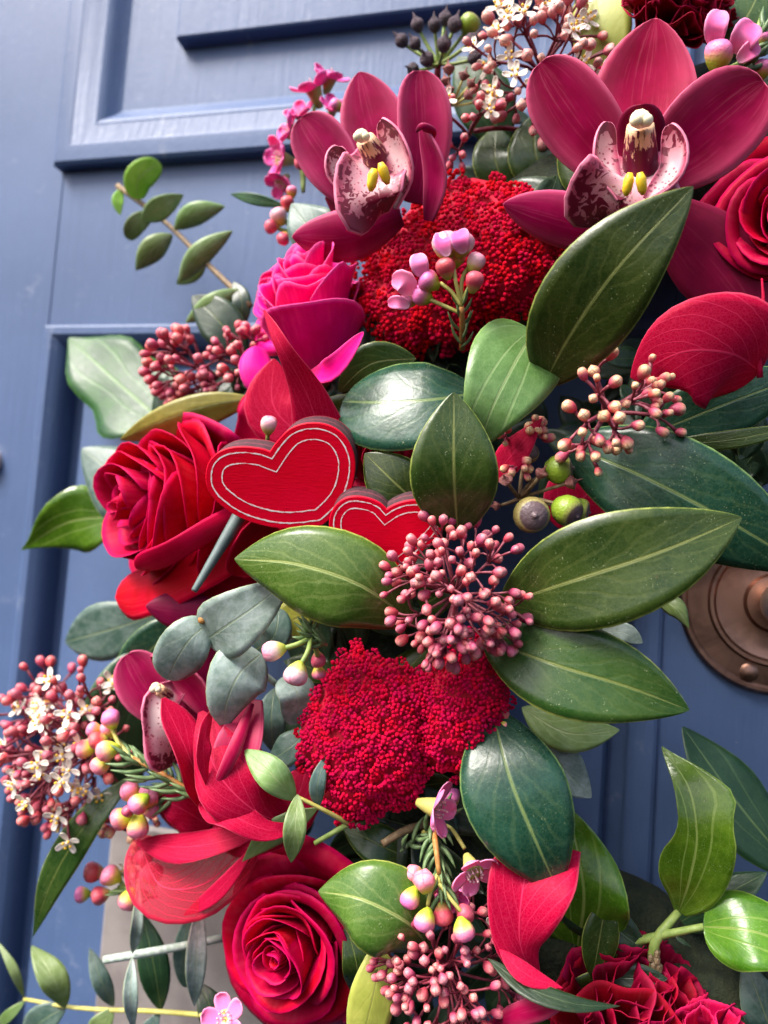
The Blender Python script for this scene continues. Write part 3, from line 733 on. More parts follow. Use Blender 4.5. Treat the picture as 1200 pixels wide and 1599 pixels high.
UP = [(-.002, 0), (-.002, .0075), (.000, .0092), (.005, .0096), (.0095, .0094), (.0105, .0088), (.0235, .0052), (.0245, .0055), (.0265, .0048), (.029, .0026), (.033, -.001), (.036, -.0025), (.0735, -.0045), (.074, .0045), (.0752, .0055)]
part('moulding', lambda mb: mould(mb, XA, XB, ZU, ZT - .12, UP[:12], fill=False))
part('panel', lambda mb: mould(mb, XA, XB, ZU, ZT - .12, UP[11:]))
LP = [(-.0005, -.004), (-.0005, .0022), (.001, .003), (.005, .003), (.0085, .0005), (.0115, -.0035), (.0125, -.006), (.0128, -.0165), (.0215, -.0175), (.0222, -.012), (.0240, -.0098), (.0265, -.0092)]
part('moulding', lambda mb: mould(mb, XA, XB, ZB + .22, ZL, LP[:8], fill=False))
part('panel', lambda mb: mould(mb, XA, XB, ZB + .22, ZL, LP[7:]))
px0, pz1 = at(157, 1470, -.007)[0], at(240, 1292, -.007)[2]
part('letter_plate', lambda mb: box(mb, px0, px0 + .11, pz1 - .19, pz1, -.0105, -.0062, .002), 'plate')
KC = at(1212, 942, .004); kx = lambda d: (KC[0], -d, KC[2])
kd = 143 * mpp(KC)
def knob(mb): mb.lathe([(kd * 1.0, 0), (kd * 1.0, .0025), (kd * .965, .0045), (kd * .93, .0045), (kd * .90, .0036), (kd * .70, .0042), (kd * .675, .0062), (kd * .64, .0062), (kd * .61, .0046), (kd * .46, .0035), (kd * .33, .0040), (kd * .30, .007), (.002, .0075)], 72, 0, kx(0), (0, -1, 0))
kp = part('knob_plate', knob, 'copper', sharp=30)
part('knob', lambda mb: mb.lathe([(kd * .16, .007), (kd * .15, .014), (kd * .20, .019), (kd * .245, .024), (kd * .24, .029), (kd * .18, .0335), (kd * .08, .0355), (.0005, .036)], 40, 0, kx(0), (0, -1, 0)), 'brass_pale', kp, None)
for sx, sz in ((-.25, -.80), (.8, .25), (-.6, .6)):
    P = np.array(kx(.0036)) + np.array([sx * kd, 0, sz * kd]) * .97
    part('screw', lambda mb: mb.lathe([(.0042, -.001), (.0042, .0008), (.003, .0016), (.0005, .0019)], 16, 0, P, (0, -1, 0)), 'copper', kp, 30)
LC = at(-14, 722, 0)
part('lock_cylinder', lambda mb: mb.lathe([(.0085, -.001), (.0085, .004), (.0072, .006), (.004, .0062), (.0008, .0062)], 32, 0, LC, (0, -1, 0)), 'brass_pale', door, 30)

# ------------------------------------------------------------------ the wreath ring behind the flowers
RC = at(1240, 885, .035); RR = 690 * mpp(RC)
ring = thing('wreath_ring', 'dark mossy wreath ring with dull filler leaves behind all the flowers', 'wreath', RC)
G = np.zeros((97, 15, 3)); rg = np.random.default_rng(3)
for i in range(97):
    a = 2 * math.pi * i / 96; D = np.array([math.cos(a), 0, math.sin(a)])
    for j in range(15):
        b = 2 * math.pi * j / 14; r = .034 * (1 + .10 * math.sin(7 * a + 3 * b) + .06 * math.sin(19 * a - 2 * b))
        G[i, j] = RC + D * (RR + r * math.cos(b)) + np.array([0, -1, 0]) * r * math.sin(b) * .9
MB().grid(G[:, ::-1], .001).build('moss', M['moss'], ring)
rg = np.random.default_rng(21)
for i in range(120):
    a = rad(rg.uniform(118, 250)); D = np.array([math.cos(a), 0, math.sin(a)]); T = np.array([-math.sin(a), 0, math.cos(a)])
    o = rg.uniform(-.034, .036); P = RC + D * (RR + o) - np.array([0, 1, 0]) * (.034 * math.sqrt(max(.05, 1 - (o / .04) ** 2)) + rg.uniform(-.004, .012))
    dv = unit(T * rg.normal(0, 1) + D * rg.normal(0, .8) - np.array([0, 1, 0]) * rg.uniform(-.1, .4)); L = rg.uniform(.022, .040)
    nn = unit(np.array([rg.normal(0, .4), -1, rg.normal(0, .4)])); S = unit(np.cross(dv, nn)); nn = np.cross(S, dv)
    n1, n2 = 9, 5; g = np.zeros((n1, n2, 3))
    for k in range(n1):
        t = k / (n1 - 1); h = L * .23 * math.sin(math.pi * t ** .9) ** .8
        for q in range(n2): s = -1 + q / 2; g[k, q] = P + dv * (t - .4) * L + S * s * h + nn * (.2 * h * abs(s) - .12 * L * (t - .4) ** 2)
    MB().grid(g[:, ::-1], .0004).build('leaf', M['dark_leaf' if rg.uniform() < .75 else 'broad_olive'], ring)

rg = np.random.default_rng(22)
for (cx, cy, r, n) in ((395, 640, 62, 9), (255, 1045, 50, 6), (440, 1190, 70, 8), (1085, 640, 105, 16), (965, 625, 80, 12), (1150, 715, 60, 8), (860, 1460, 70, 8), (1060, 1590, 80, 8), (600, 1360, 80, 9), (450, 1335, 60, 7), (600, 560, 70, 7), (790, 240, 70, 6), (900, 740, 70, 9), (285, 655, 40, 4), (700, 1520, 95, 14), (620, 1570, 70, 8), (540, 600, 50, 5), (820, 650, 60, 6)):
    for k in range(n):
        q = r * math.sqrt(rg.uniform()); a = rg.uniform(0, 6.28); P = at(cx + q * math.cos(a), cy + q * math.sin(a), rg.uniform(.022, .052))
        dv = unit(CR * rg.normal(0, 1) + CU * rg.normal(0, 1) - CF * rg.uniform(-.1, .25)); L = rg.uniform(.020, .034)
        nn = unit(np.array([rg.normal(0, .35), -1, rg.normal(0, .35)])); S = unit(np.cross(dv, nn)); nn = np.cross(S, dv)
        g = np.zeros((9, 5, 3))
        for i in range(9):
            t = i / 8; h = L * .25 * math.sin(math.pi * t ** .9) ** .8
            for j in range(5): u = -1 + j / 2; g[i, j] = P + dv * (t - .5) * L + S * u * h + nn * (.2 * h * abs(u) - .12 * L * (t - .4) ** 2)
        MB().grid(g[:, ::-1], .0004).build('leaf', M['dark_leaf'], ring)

# ------------------------------------------------------------------ the red wooden hearts
def heart_px(big):
    if big: p = [(365,375),(335,364),(290,356),(220,352),(160,362),(110,388),(76,430),(64,480),(70,545),(100,595),(150,640),(220,684),(300,714),(380,732),(450,738),(520,735),(575,727),(608,722),(640,698),(680,660),(718,612),(745,560),(762,490),(766,430),(755,372),(728,318),(685,274),(625,247),(560,240),(500,250),(450,275),(412,312),(385,345)]
    else: p = [(912,645),(892,624),(860,605),(820,592),(770,585),(722,592),(684,616),(655,655),(642,705),(650,765),(690,830),(760,900),(840,955),(905,990),(960,945),(1040,880),(1110,815),(1160,760),(1183,710),(1182,672),(1160,640),(1120,616),(1080,605),(1020,604),(965,617),(935,630)]
    return np.array([(300 + x / 3, 580 + y / 3) for x, y in p])
def closed(p, n):
    """Resample a closed outline whose first point is a corner (the notch)."""
    q = np.vstack([p, p[:1]]); s = np.r_[0, np.cumsum(np.linalg.norm(np.diff(q, axis=0), axis=1))]; s /= s[-1]
    return spline(np.c_[q, np.zeros(len(q))], np.linspace(0, 1, n + 1)[:-1])[:, :2]
def inset(p, k):
    n = len(p); out = []
    for i in range(n):
        a, b = p[i] - p[i-1], p[(i+1) % n] - p[i]; a = a / np.linalg.norm(a); b = b / np.linalg.norm(b)
        na, nb = np.array([-a[1], a[0]]), np.array([-b[1], b[0]]); m = na + nb; m = m / max(np.dot(m, m), .5) * 2
        out.append(p[i] + m * k)
    return np.array(out)
plaque = thing('heart_plaque', 'red wooden double heart plaque with white engraved outlines and charred edges', 'heart ornament', at(500, 760, .118))
for big in (True, False):
    p = closed(heart_px(big), 120); c = p.mean(0)
    area = sum(p[i-1][0] * p[i][1] - p[i][0] * p[i-1][1] for i in range(len(p)))
    n = cdir(-.06, -.30, 1); P0 = at(c[0], c[1], .121 if big else .1185)
    def onp(q, up=0.0):
        v = CF + CR * ((q[0] - 600) / FPX) - CU * ((q[1] - 799.5) / FPX)
        return CAMP + v * (np.dot(P0 + n * up - CAMP, n) / np.dot(v, n))
    sg = 1 if area > 0 else -1
    F0 = np.array([onp(q) for q in p]); th = .0155; bv = .0004
    I0 = np.array([onp(q) for q in inset(p, sg * 1.2)]); k = len(p)
    mb = MB(); V = np.r_[I0, F0 - n * bv, F0 - n * th]; F = []; mi = []
    tri = tuple(range(k)) if sg < 0 else tuple(range(k))[::-1]
    F.append(tri); mi.append(0)
    uv = [(i / k, 1) for i in range(k)] + [(i / k, 1) for i in range(k)] + [(i / k, 0) for i in range(k)]
    for i in range(k):
        j = (i + 1) % k
        q1 = (i, k + i, k + j, j); q2 = (k + i, 2*k + i, 2*k + j, k + j)
        F += [q1 if sg < 0 else q1[::-1], q2 if sg < 0 else q2[::-1]]; mi += [0, 1]
    F.append(tuple(2*k + i for i in (range(k)[::-1] if sg < 0 else range(k)))); mi.append(1)
    mb.add(V, F, uv, mi)
    h = mb.build('heart', [M['heart'], M['heart_edge']], plaque, True, 35)
    for off in ((8.3, 10.2), (25.3, 27.0)) if big else ((6.4, 8.2), (17.9, 19.5)):
        r1, r2 = inset(p, sg * off[0]), inset(p, sg * off[1])
        if off[0] > 15:       # the concave notch folds over when moved this far in: pull it in smoothly
            pass
        e = MB(); rr = np.random.default_rng(9); A = [onp(q + rr.normal(0, .25, 2), .00012) for q in r1]; B = [onp(q + rr.normal(0, .25, 2), .00012) for q in r2]
        e.add(np.r_[A, B], [(i, (i+1) % k, k + (i+1) % k, k + i)[::sg] for i in range(k)])
        e.build('engraved_line', M['engrave'], h, False)

# ------------------------------------------------------------------ orchids
OG = 'deep pink orchids in the wreath'
def orchid(label, base): return thing('orchid_bloom', label, 'orchid', at(*base), OG)
def op(o, name, pts, w, prof='sepal', mat='orchid', **kw):
    kw.setdefault('cup', .12); kw.setdefault('nt', 16); kw.setdefault('nu', 10); kw.setdefault('wave', (.04, 1.4, random.uniform(0, 6)))
    return blade(name, pts, w, mat, o, prof, .0009, **kw)
def column(o, pts, r, cap, capr):
    c = tubepx(pts, r, 14).build('column', M['column'], o)
    P = at(*cap); m = mpp(P) * capr; mb = MB()
    mb.ball(P, m * .82, 2, 0, (1.05, .9, .95)); mb.ball(P + CR * m * .42 - CU * m * .25 - CF * m * .3, m * .55, 2); mb.ball(P - CR * m * .42 - CU * m * .25 - CF * m * .3, m * .55, 2)
    mb.build('anther_cap', M['cream'], o)
def callus(o, pts):
    for (x, y, d, rot) in pts:
        P = at(x, y, d); m = mpp(P); ax = cdir(math.sin(rad(rot)), math.cos(rad(rot)), .35)
        MB().tube([P - ax * 18 * m, P - ax * 10 * m, P + ax * 6 * m, P + ax * 16 * m], np.array([3, 7.5, 8.5, 4]) * m, 9).build('callus', M['callus'], o)
o = orchid('large open deep pink orchid at the top with spotted pale lip', (1000, 250, .085))
op(o, 'sepal', [(1000, 262, .088), (1006, 150, .088), (1024, 28, .094)], 152, cup=.20)
op(o, 'petal', [(985, 285, .092), (915, 200, .100), (843, 98, .108)], 112, 'petal', cup=.22, roll=[8, 0], asym=(1.05, 1))
op(o, 'petal', [(1015, 285, .092), (1105, 205, .098), (1194, 128, .100)], 142, 'petal', cup=.20, roll=[-8, 0])
op(o, 'sepal', [(985, 375, .088), (890, 346, .093), (786, 318, .098)], 84, 'sepal', cup=-.25)
op(o, 'sepal', [(1030, 320, .080), (1125, 418, .076), (1192, 510, .072)], 132, 'sepal', 'orchid_dark', cup=-.15)
op(o, 'lip', [(998, 236, .094), (994, 268, .108), (985, 296, .116), (966, 328, .114), (958, 352, .104)], 172, [(0, .34, .34), (.25, .40, .40), (.5, .66, .66), (.72, 1, 1), (.88, .86, .86), (1, .25, .25)], 'lip', cup=.30, wave=(.13, 3.0, 1), nt=22, nu=14)
op(o, 'lip_lobe', [(972, 312, .116), (944, 250, .116), (950, 190, .118)], 42, 'petal', 'lip', cup=.30, roll=[-38, -25], wave=(.12, 2, 0))
op(o, 'lip_lobe', [(1012, 312, .116), (1056, 252, .116), (1044, 195, .118)], 46, 'petal', 'lip', cup=.30, roll=[38, 25], wave=(.12, 2, 0))
hood = op(o, 'column_hood', [(1000, 268, .098), (1000, 214, .106), (1000, 163, .116)], 76, 'round', 'orchid_dark', cup=-.35)
column(o, [(1000, 276, .106), (1000, 235, .112), (1000, 196, .120)], [27, 26, 20], (1000, 186, .126), 19)
callus(o, [(981, 287, .124, 6), (1002, 286, .124, -16)])

o = orchid('smaller deep pink orchid beside the pink waxflowers above the hot pink rose', (600, 290, .082))
op(o, 'sepal', [(607, 275, .078), (584, 195, .082), (561, 112, .086)], 98, cup=.2)
op(o, 'petal', [(648, 318, .086), (662, 220, .092), (656, 110, .096)], 84, 'petal', cup=.3, roll=[-20, -5])
op(o, 'petal', [(668, 345, .096), (676, 270, .104), (656, 196, .110)], 50, 'sepal', cup=.2, roll=[30, 50], asym=(.7, 1.2))
op(o, 'petal_tip', [(650, 206, .111), (660, 198, .116), (676, 205, .112), (677, 219, .106)], 13, 'sepal', cup=-.4)
op(o, 'petal', [(556, 318, .088), (515, 248, .094), (470, 184, .098)], 88, 'petal', cup=.22, roll=[12, 0])
op(o, 'sepal', [(628, 338, .088), (545, 368, .092), (456, 370, .094)], 82, 'sepal', cup=-.25)
op(o, 'sepal', [(512, 302, .086), (560, 340, .084), (612, 345, .082)], 52, 'sepal', 'orchid_dark', cup=-.2)
op(o, 'lip', [(583, 226, .094), (580, 258, .110), (574, 290, .118), (578, 318, .118), (594, 338, .110)], 112, [(0, .34, .34), (.25, .45, .40), (.5, .90, .72), (.75, 1, .92), (.9, .8, .8), (1, .25, .25)], 'lip', cup=.34, wave=(.14, 3.0, 2), nt=22, nu=14)
op(o, 'lip_lobe', [(556, 300, .108), (527, 262, .110), (529, 228, .112)], 44, 'petal', 'lip', cup=.3, roll=[-30, -20], wave=(.1, 2, 0))
op(o, 'lip_lobe', [(612, 325, .108), (628, 262, .112), (594, 188, .116)], 50, 'petal', 'lip', cup=.35, roll=[25, 40], wave=(.14, 2, 0))
column(o, [(596, 272, .104), (584, 240, .112), (570, 218, .118)], [22, 21, 15], (565, 212, .123), 14)
callus(o, [(582, 280, .127, 10), (600, 270, .127, -22)])

o = orchid('half hidden deep pink orchid on the left wrapped by red skeleton leaves', (300, 1120, .07))
op(o, 'petal', [(290, 1120, .076), (240, 1085, .084), (198, 1022, .088)], 84, 'petal', cup=.2)
op(o, 'petal', [(330, 1120, .080), (300, 1068, .084), (235, 1025, .090)], 62, 'sepal', cup=.3, roll=[40, 60])
op(o, 'sepal', [(310, 1130, .072), (340, 1075, .076), (352, 1000, .074)], 120, 'sepal', 'orchid_dark')
op(o, 'sepal', [(352, 962, .084), (300, 955, .090), (228, 946, .094)], 66, 'sepal', 'orchid_dark', cup=-.3)
op(o, 'petal', [(398, 1092, .100), (372, 1165, .112), (350, 1252, .112)], 74, 'sepal', 'orchid', cup=.1, roll=[-20, -20])
op(o, 'petal', [(394, 1098, .106), (362, 1180, .118), (330, 1242, .118)], 22, 'sepal', 'orchid', cup=-.4)
op(o, 'lip', [(275, 1075, .092), (252, 1095, .102), (250, 1130, .104), (262, 1165, .100), (285, 1185, .09)], 74, [(0, .4, .4), (.3, .9, .7), (.5, .6, .7), (.75, 1, 1), (1, .2, .2)], 'lip', cup=.3, wave=(.2, 2.4, 2), nt=20, nu=12)
column(o, [(268, 1096, .092), (256, 1084, .098), (247, 1076, .102)], [12, 11, 9], (244, 1073, .106), 10)

# ------------------------------------------------------------------ roses and carnations
def R_(px, py, d, r): P = at(px, py, d); return P, r * mpp(P)
P, r = R_(338, 796, .062, 138)
o = rose('big open red rose left of the wooden hearts, facing left', P, cdir(-.78, .06, .54), r, 36, 'rose_red', 'red roses', H=1.5, open_=.40, seed=4, tight=1.0, wavy=1.3)
for pts, w, pr, kw in [
    ([(400, 790, .084), (330, 828, .104), (272, 862, .112), (212, 888, .108)], 44, 'strap', dict(roll=[10, 35], cup=-.25)),
    ([(430, 815, .072), (345, 866, .088), (260, 912, .090), (180, 933, .080)], 84, 'strap', dict(roll=[-30, -15], cup=-.18)),
    ([(375, 700, .068), (398, 655, .078), (404, 610, .076)], 54, 'petal', dict(roll=[20, 20], cup=.2))]:
    kw['wave'] = (.10, 1.4, w * 1.3); blade('petal', pts, w, 'rose_red', o, pr, .0004, nt=18, nu=10, **kw)
P, r = R_(468, 1466, .080, 146)
rose('full red rose at the bottom with a tight swirled centre', P, cdir(-.42, .02, .9), r, 34, 'rose_red', 'red roses', H=.95, open_=.62, seed=8)
P, r = R_(598, 712, .078, 66)
rose('small dark red rose peeping out above the smaller heart', P, cdir(.1, -.1, 1), r, 24, 'rose_dark', 'red roses', open_=.6, seed=12)
P, r = R_(1225, 350, .074, 135)
rose('bright red rose cut off by the right edge beside the large orchid', P, cdir(-.35, .0, .93), r, 26, 'rose_red', 'red roses', open_=.7, seed=15)
P, r = R_(322, 1268, .055, 74)
rose('magenta red rose half covered under the red skeleton leaf', P, cdir(-.2, -.3, .9), r, 34, 'rose_dark', 'red roses', open_=.7, seed=19)
P, r = R_(495, 552, .072, 92)
o = rose('hot pink rose with folded outer petals under the smaller orchid', P, cdir(-.10, .92, .42), r, 24, 'rose_pink', 'hot pink roses', H=2.0, open_=.30, seed=27, tight=.9, wavy=1.6)
for pts, w, pr, kw in [
    ([(485, 585, .092), (525, 570, .112), (568, 518, .114)], 36, 'sepal', dict(cup=.25, roll=[25, 20])),
    ([(430, 625, .07), (405, 590, .074), (398, 540, .07)], 54, 'petal', dict(cup=-.2))]:
    kw['wave'] = (.10, 1.3, w); blade('petal', pts, w, 'rose_pink', o, pr, .0004, nt=16, nu=10, **kw)
P, r = R_(440, 462, .062, 70)
rose('hot pink ruffled rose facing left behind the folded pink rose', P, cdir(-.6, .25, .7), r, 26, 'rose_pink', 'hot pink roses', open_=.8, seed=23)
# loose crimson petals under the left rose
o = thing('rose_bloom', 'crimson rose tucked below the hearts behind the grey pick', 'rose', at(370, 900, .05), 'red roses')
for pts, w, kw in [([(420, 820, .07), (360, 880, .082), (300, 945, .076)], 130, dict(cup=-.2)), ([(430, 815, .078), (400, 850, .092), (372, 900, .088)], 80, dict(cup=.3, roll=[30, 30])),
                   ([(430, 850, .06), (380, 920, .068), (350, 985, .06)], 120, dict(cup=-.2)), ([(400, 640, .06), (395, 650, .07), (400, 612, .075)], 50, dict(cup=-.2)),
                   ([(440, 800, .06), (410, 870, .066), (420, 940, .06)], 90, dict(cup=-.2))]:
    blade('petal', pts, w, 'rose_dark', o, 'petal', .0004, nt=12, nu=10, wave=(.06, 1.5, w), **kw)
P, r = R_(1062, -6, .072, 100)
carnation('red carnation at the top edge above the large orchid', P, cdir(.0, .35, .9), r, 46, 'carn', 'carnations', 31)
P, r = R_(950, 150, .052, 92)
carnation('hot pink carnation mostly hidden behind the large orchid', P, cdir(-.1, .3, .9), r, 34, 'carn_pink', 'carnations', 33)
P, r = R_(1000, 1620, .080, 170)
carnation('large dark red ruffled carnation along the bottom edge', P, cdir(.10, .62, .75), r, 44, 'carn', 'carnations', 35, fan=1.35, ruffle=.12)
P, r = R_(1130, 1650, .086, 95)
carnation('front lit petals right of the dark carnation, light put into a paler red', P, cdir(.2, .6, .8), r, 16, 'carn_lit', 'carnations', 36, ruffle=.07)  # stands for the front-lit petals of the bottom carnation, lightened by colour

# ------------------------------------------------------------------ yarrow
YG = 'red yarrow heads'
yarrow('broad deep red yarrow head between the two top orchids', [(735, 398, 172, 122, -18, .074, .018), (655, 480, 108, 74, 10, .073, .016)], 19, 'yarrow_deep', 2, YG)
yarrow('bright red yarrow head in two lobes below the pink bud cluster', [(574, 1150, 106, 142, 8, .094, .017), (722, 1104, 74, 118, 8, .096, .014)], 17, 'yarrow', 3, YG)

# ------------------------------------------------------------------ skimmia
SG = 'skimmia sprays with tiny buds'
def spray(label, P): return thing('skimmia_spray', label, 'skimmia', P, SG)
P = at(716, 930, .124); o = spray('dusty pink skimmia bud cluster ringed by four broad leaves at the centre', P)
panicle(o, P, cdir(0, .06, 1), 102 * mpp(P), 170, 1.35, 'skim_bud', 9.7, seed=41, base=.6)
blade('leaf', [(716, 838, .113), (709, 740, .128), (709, 612, .130)], 138, 'broad_olive', o, 'leaf', rib=1.6, fold=.10, nt=20)
blade('leaf', [(648, 975, .108), (560, 912, .128), (470, 882, .132), (366, 873, .126)], 152, 'broad_bright', o, 'leaf', rib=1.8, cup=-.16, nt=20, asym=(1.05, .95))
blade('leaf', [(780, 945, .108), (900, 905, .122), (1030, 862, .124), (1159, 808, .116)], 172, 'broad_olive', o, 'leaf', rib=2.2, fold=.06, cup=.05, nt=22)
blade('leaf', [(750, 995, .106), (880, 1042, .118), (980, 1072, .118), (1077, 1109, .112)], 150, 'broad', o, 'leaf', rib=2.0, fold=.06, nt=22)
blade('leaf', [(768, 1105, .098), (800, 1225, .114), (840, 1320, .114), (873, 1393, .106)], 168, 'broad_blue', o, 'leaf', rib=1.9, cup=-.08, nt=22)
P = at(962, 632, .112); o = spray('loose skimmia cluster with cream tipped buds below the tall dark leaf', P)
panicle(o, P, cdir(.12, .2, 1), 91 * mpp(P), 54, 1.3, 'skim_cream', 10.5, seed=43, base=.55, thin=1.45)
P = at(818, 690, .10); o = spray('small skimmia tuft with pale tips right of the upright olive leaf', P)
panicle(o, P, cdir(.2, .3, 1), 50 * mpp(P), 22, 1.2, 'skim_cream', 8.4, seed=44, base=.7)
P = at(270, 592, .058); o = spray('coral skimmia sprig reaching left over the ivy leaf', P)
panicle(o, P, cdir(-.85, -.10, .35), 79 * mpp(P), 70, 1.1, 'skim_coral', 9.2, 'stem_wine', seed=45, base=.9, fmin=.3)
P = at(372, 560, .062); o = spray('dark wine skimmia sprig behind the hot pink roses', P)
panicle(o, P, cdir(-.3, .35, .7), 60 * mpp(P), 46, 1.2, 'skim_bud', 8.4, 'stem_wine', seed=46, base=.7, fmin=.35)
P = at(78, 1165, .070); o = spray('flowering skimmia cluster with white blossoms at the left edge', P)
panicle(o, P, cdir(-.62, .05, .6), 122 * mpp(P), 190, 1.3, 'skim_coral', 8.6, 'stem_wine', flowers=36, seed=47, base=.7, fmin=.3, fsize=2.0)
P = at(702, 1535, .106); o = spray('wine stemmed skimmia cluster at the bottom under the waxflowers', P)
panicle(o, P, cdir(0, .1, 1), 106 * mpp(P), 150, 1.4, 'skim_bud', 9.4, 'stem_wine', flowers=3, seed=48, base=.6)
P = at(848, 78, .072); o = spray('flowering skimmia cluster at the top beside the large orchid', P)
panicle(o, P, cdir(-.15, .1, .9), 110 * mpp(P), 96, 1.35, 'skim_pale', 10.5, 'stem_wine', flowers=24, seed=49, base=.6, fmin=.35)
P = at(728, 190, .072); o = spray('small faded skimmia cluster right of the smaller orchid', P)
panicle(o, P, cdir(-.2, .1, .9), 60 * mpp(P), 24, 1.2, 'skim_bud', 9.2, 'stem_wine', flowers=5, seed=50, base=.7)
tubepx([(740, 205, .06), (775, 200, .058), (815, 203, .05)], 4).build('stem', M['stem_wine'], o)
P = at(205, 1310, .06); o = spray('tiny fading skimmia tuft below the waxflower buds', P)
panicle(o, P, cdir(-.2, .0, .9), 43 * mpp(P), 22, 1.3, 'skim_cream', 8.4, 'stem_wine', flowers=5, seed=51, base=.7)
# ------------------------------------------------------------------ single broad leaves
leaf('broad_leaf', 'tall dark olive leaf leaning over the large orchid lip', [(848, 606, .104), (884, 535, .120), (955, 430, .134), (1083, 291, .138)], 166, 'broad_olive', rib=2.0, fold=.05, nt=22, asym=(1, .92))
leaf('broad_leaf', 'shiny blue green blunt leaf below the upper yarrow head', [(745, 612, .096), (690, 622, .106), (610, 628, .108), (535, 627, .100)], 166, 'broad_blue', prof='round', rib=1.5, cup=-.10, nt=18, roll=[-34, -34])
leaf('broad_leaf', 'short olive leaf poking up between the two hearts and the upright leaf', [(668, 800, .104), (615, 752, .112), (570, 708, .112)], 92, 'broad_olive', rib=1.2)
leaf('broad_leaf', 'large blue green leaf running off the right edge below the loose skimmia', [(870, 690, .086), (1000, 742, .100), (1110, 798, .100), (1270, 892, .086)], 172, 'broad_blue', rib=2.2, cup=-.06, nt=22)
leaf('broad_leaf', 'dark green leaf at the right edge behind the red skeleton leaf', [(985, 692, .072), (1110, 640, .082), (1270, 580, .078)], 106, 'broad_blue', rib=1.8)
leaf('broad_leaf', 'narrow dark leaf seen edge on under the right edge leaves', [(1030, 695, .078), (1130, 688, .084), (1260, 664, .082)], 30, 'broad')
leaf('broad_leaf', 'olive yellow leaf back pointing left above the big red rose', [(398, 622, .070), (330, 632, .076), (260, 655, .078), (187, 687, .072)], 66, 'leaf_olive_under', rib=1.3, fold=-.3, asym=(1.1, .7))
leaf('broad_leaf', 'rounded grey green leaf behind the left side of the big rose', [(268, 815, .040), (205, 762, .048), (128, 700, .044)], 128, 'euc_dark', prof='ovate', rib=1.6, cup=-.1)
leaf('broad_leaf', 'dull green blunt leaf below the big rose against the blue door', [(275, 950, .040), (190, 978, .050), (102, 1003, .046)], 92, 'euc_dark', rib=1.5, prof='obov')
leaf('broad_leaf', 'blue green leaf tucked behind the half hidden orchid top', [(300, 960, .045), (240, 1010, .05), (180, 1080, .045)], 74, 'broad_blue', rib=1.2)
leaf('broad_leaf', 'soft green leaf between the white skimmia blossoms and the left orchid', [(205, 1230, .05), (178, 1130, .056), (218, 1020, .05)], 98, 'ivy_dark', rib=1.3, prof='round')
leaf('broad_leaf', 'long dark curved leaf drooping on the door at lower left', [(212, 1208, .062), (150, 1268, .074), (90, 1358, .076), (51, 1464, .066)], 56, 'broad', rib=1.3, prof='lance', roll=[-20, -30], nt=22)
leaf('broad_leaf', 'green leaf with a pale pointed tip right of the bottom red rose', [(672, 1480, .100), (630, 1436, .116), (570, 1406, .120), (497, 1392, .112)], 138, 'broad_bright', rib=1.6, cup=-.18, nt=20)
leaf('broad_leaf', 'yellow green leaf back bent down at the bottom between rose and skimmia', [(596, 1462, .096), (588, 1530, .104), (572, 1600, .104), (556, 1660, .1)], 74, 'leaf_under', rib=1.4, fold=-.12)
leaf('broad_leaf', 'thin dark leaf seen edge on over the bottom carnation', [(762, 1496, .112), (830, 1545, .120), (900, 1568, .120), (969, 1571, .114)], 34, 'dark_leaf', roll=[30, 30], prof='lance')
leaf('broad_leaf', 'yellow green leaf at the top edge between skimmia and carnation', [(948, 140, .058), (940, 60, .066), (925, -50, .062)], 96, 'leaf_under', rib=1.5)
leaf('broad_leaf', 'dark leaf in shade left of the large orchid above the yarrow', [(870, 305, .050), (838, 245, .058), (838, 175, .054)], 88, 'broad', rib=1.3)
leaf('broad_leaf', 'dark leaf in shade above the middle of the upper yarrow head', [(800, 310, .050), (775, 255, .056), (775, 195, .05)], 72, 'broad', rib=1.2)
leaf('broad_leaf', 'blue grey leaf behind the small faded skimmia at the top', [(790, 235, .040), (760, 165, .048), (715, 88, .044)], 92, 'ivy_teal', rib=1.3)
leaf('broad_leaf', 'dark leaf in the top right corner behind the pink waxflower', [(1105, 100, .05), (1150, 50, .056), (1190, -20, .05)], 84, 'broad', rib=1.3)
leaf('broad_leaf', 'dark leaf peeping out behind the shiny blue green leaf', [(650, 560, .085), (580, 568, .090), (528, 612, .086)], 64, 'broad', rib=1.0)
leaf('broad_leaf', 'dark round ended leaf between the eucalyptus sprig and skimmia', [(385, 560, .044), (345, 505, .050), (300, 462, .046)], 70, 'dark_leaf', rib=1.2)
leaf('broad_leaf', 'dark leaf in shade below the lower yarrow head', [(650, 1345, .075), (590, 1318, .082), (535, 1288, .078)], 62, 'broad', rib=1.1)
leaf('broad_leaf', 'dark slate leaf behind the left sepal of the smaller orchid', [(560, 400, .068), (490, 360, .074), (455, 318, .070)], 82, 'euc_dark', rib=1.1)
leaf('broad_leaf', 'pale leaf back below the right pointing leaf of the central spray', [(815, 1105, .060), (890, 1145, .070), (968, 1140, .066)], 62, 'euc_green', rib=1.2)
leaf('broad_leaf', 'pale grey leaf tip behind the blue green leaf above the ivy', [(850, 1150, .060), (885, 1205, .066), (924, 1246, .064)], 66, 'euc', rib=1.1)
leaf('broad_leaf', 'tiny curled pale leaf tip beside the copper knob plate', [(1020, 930, .080), (1058, 952, .086), (1077, 982, .084)], 32, 'euc_green', cup=-.4, prof='lance')
leaf('broad_leaf', 'small pale leaf tip between the two right pointing leaves', [(930, 990, .080), (975, 988, .086), (1004, 1004, .084)], 32, 'euc', prof='obov')
leaf('broad_leaf', 'dark leaf behind the bottom red rose at its left', [(345, 1620, .050), (330, 1575, .054), (312, 1535, .05)], 44, 'dark_leaf', rib=1.0)
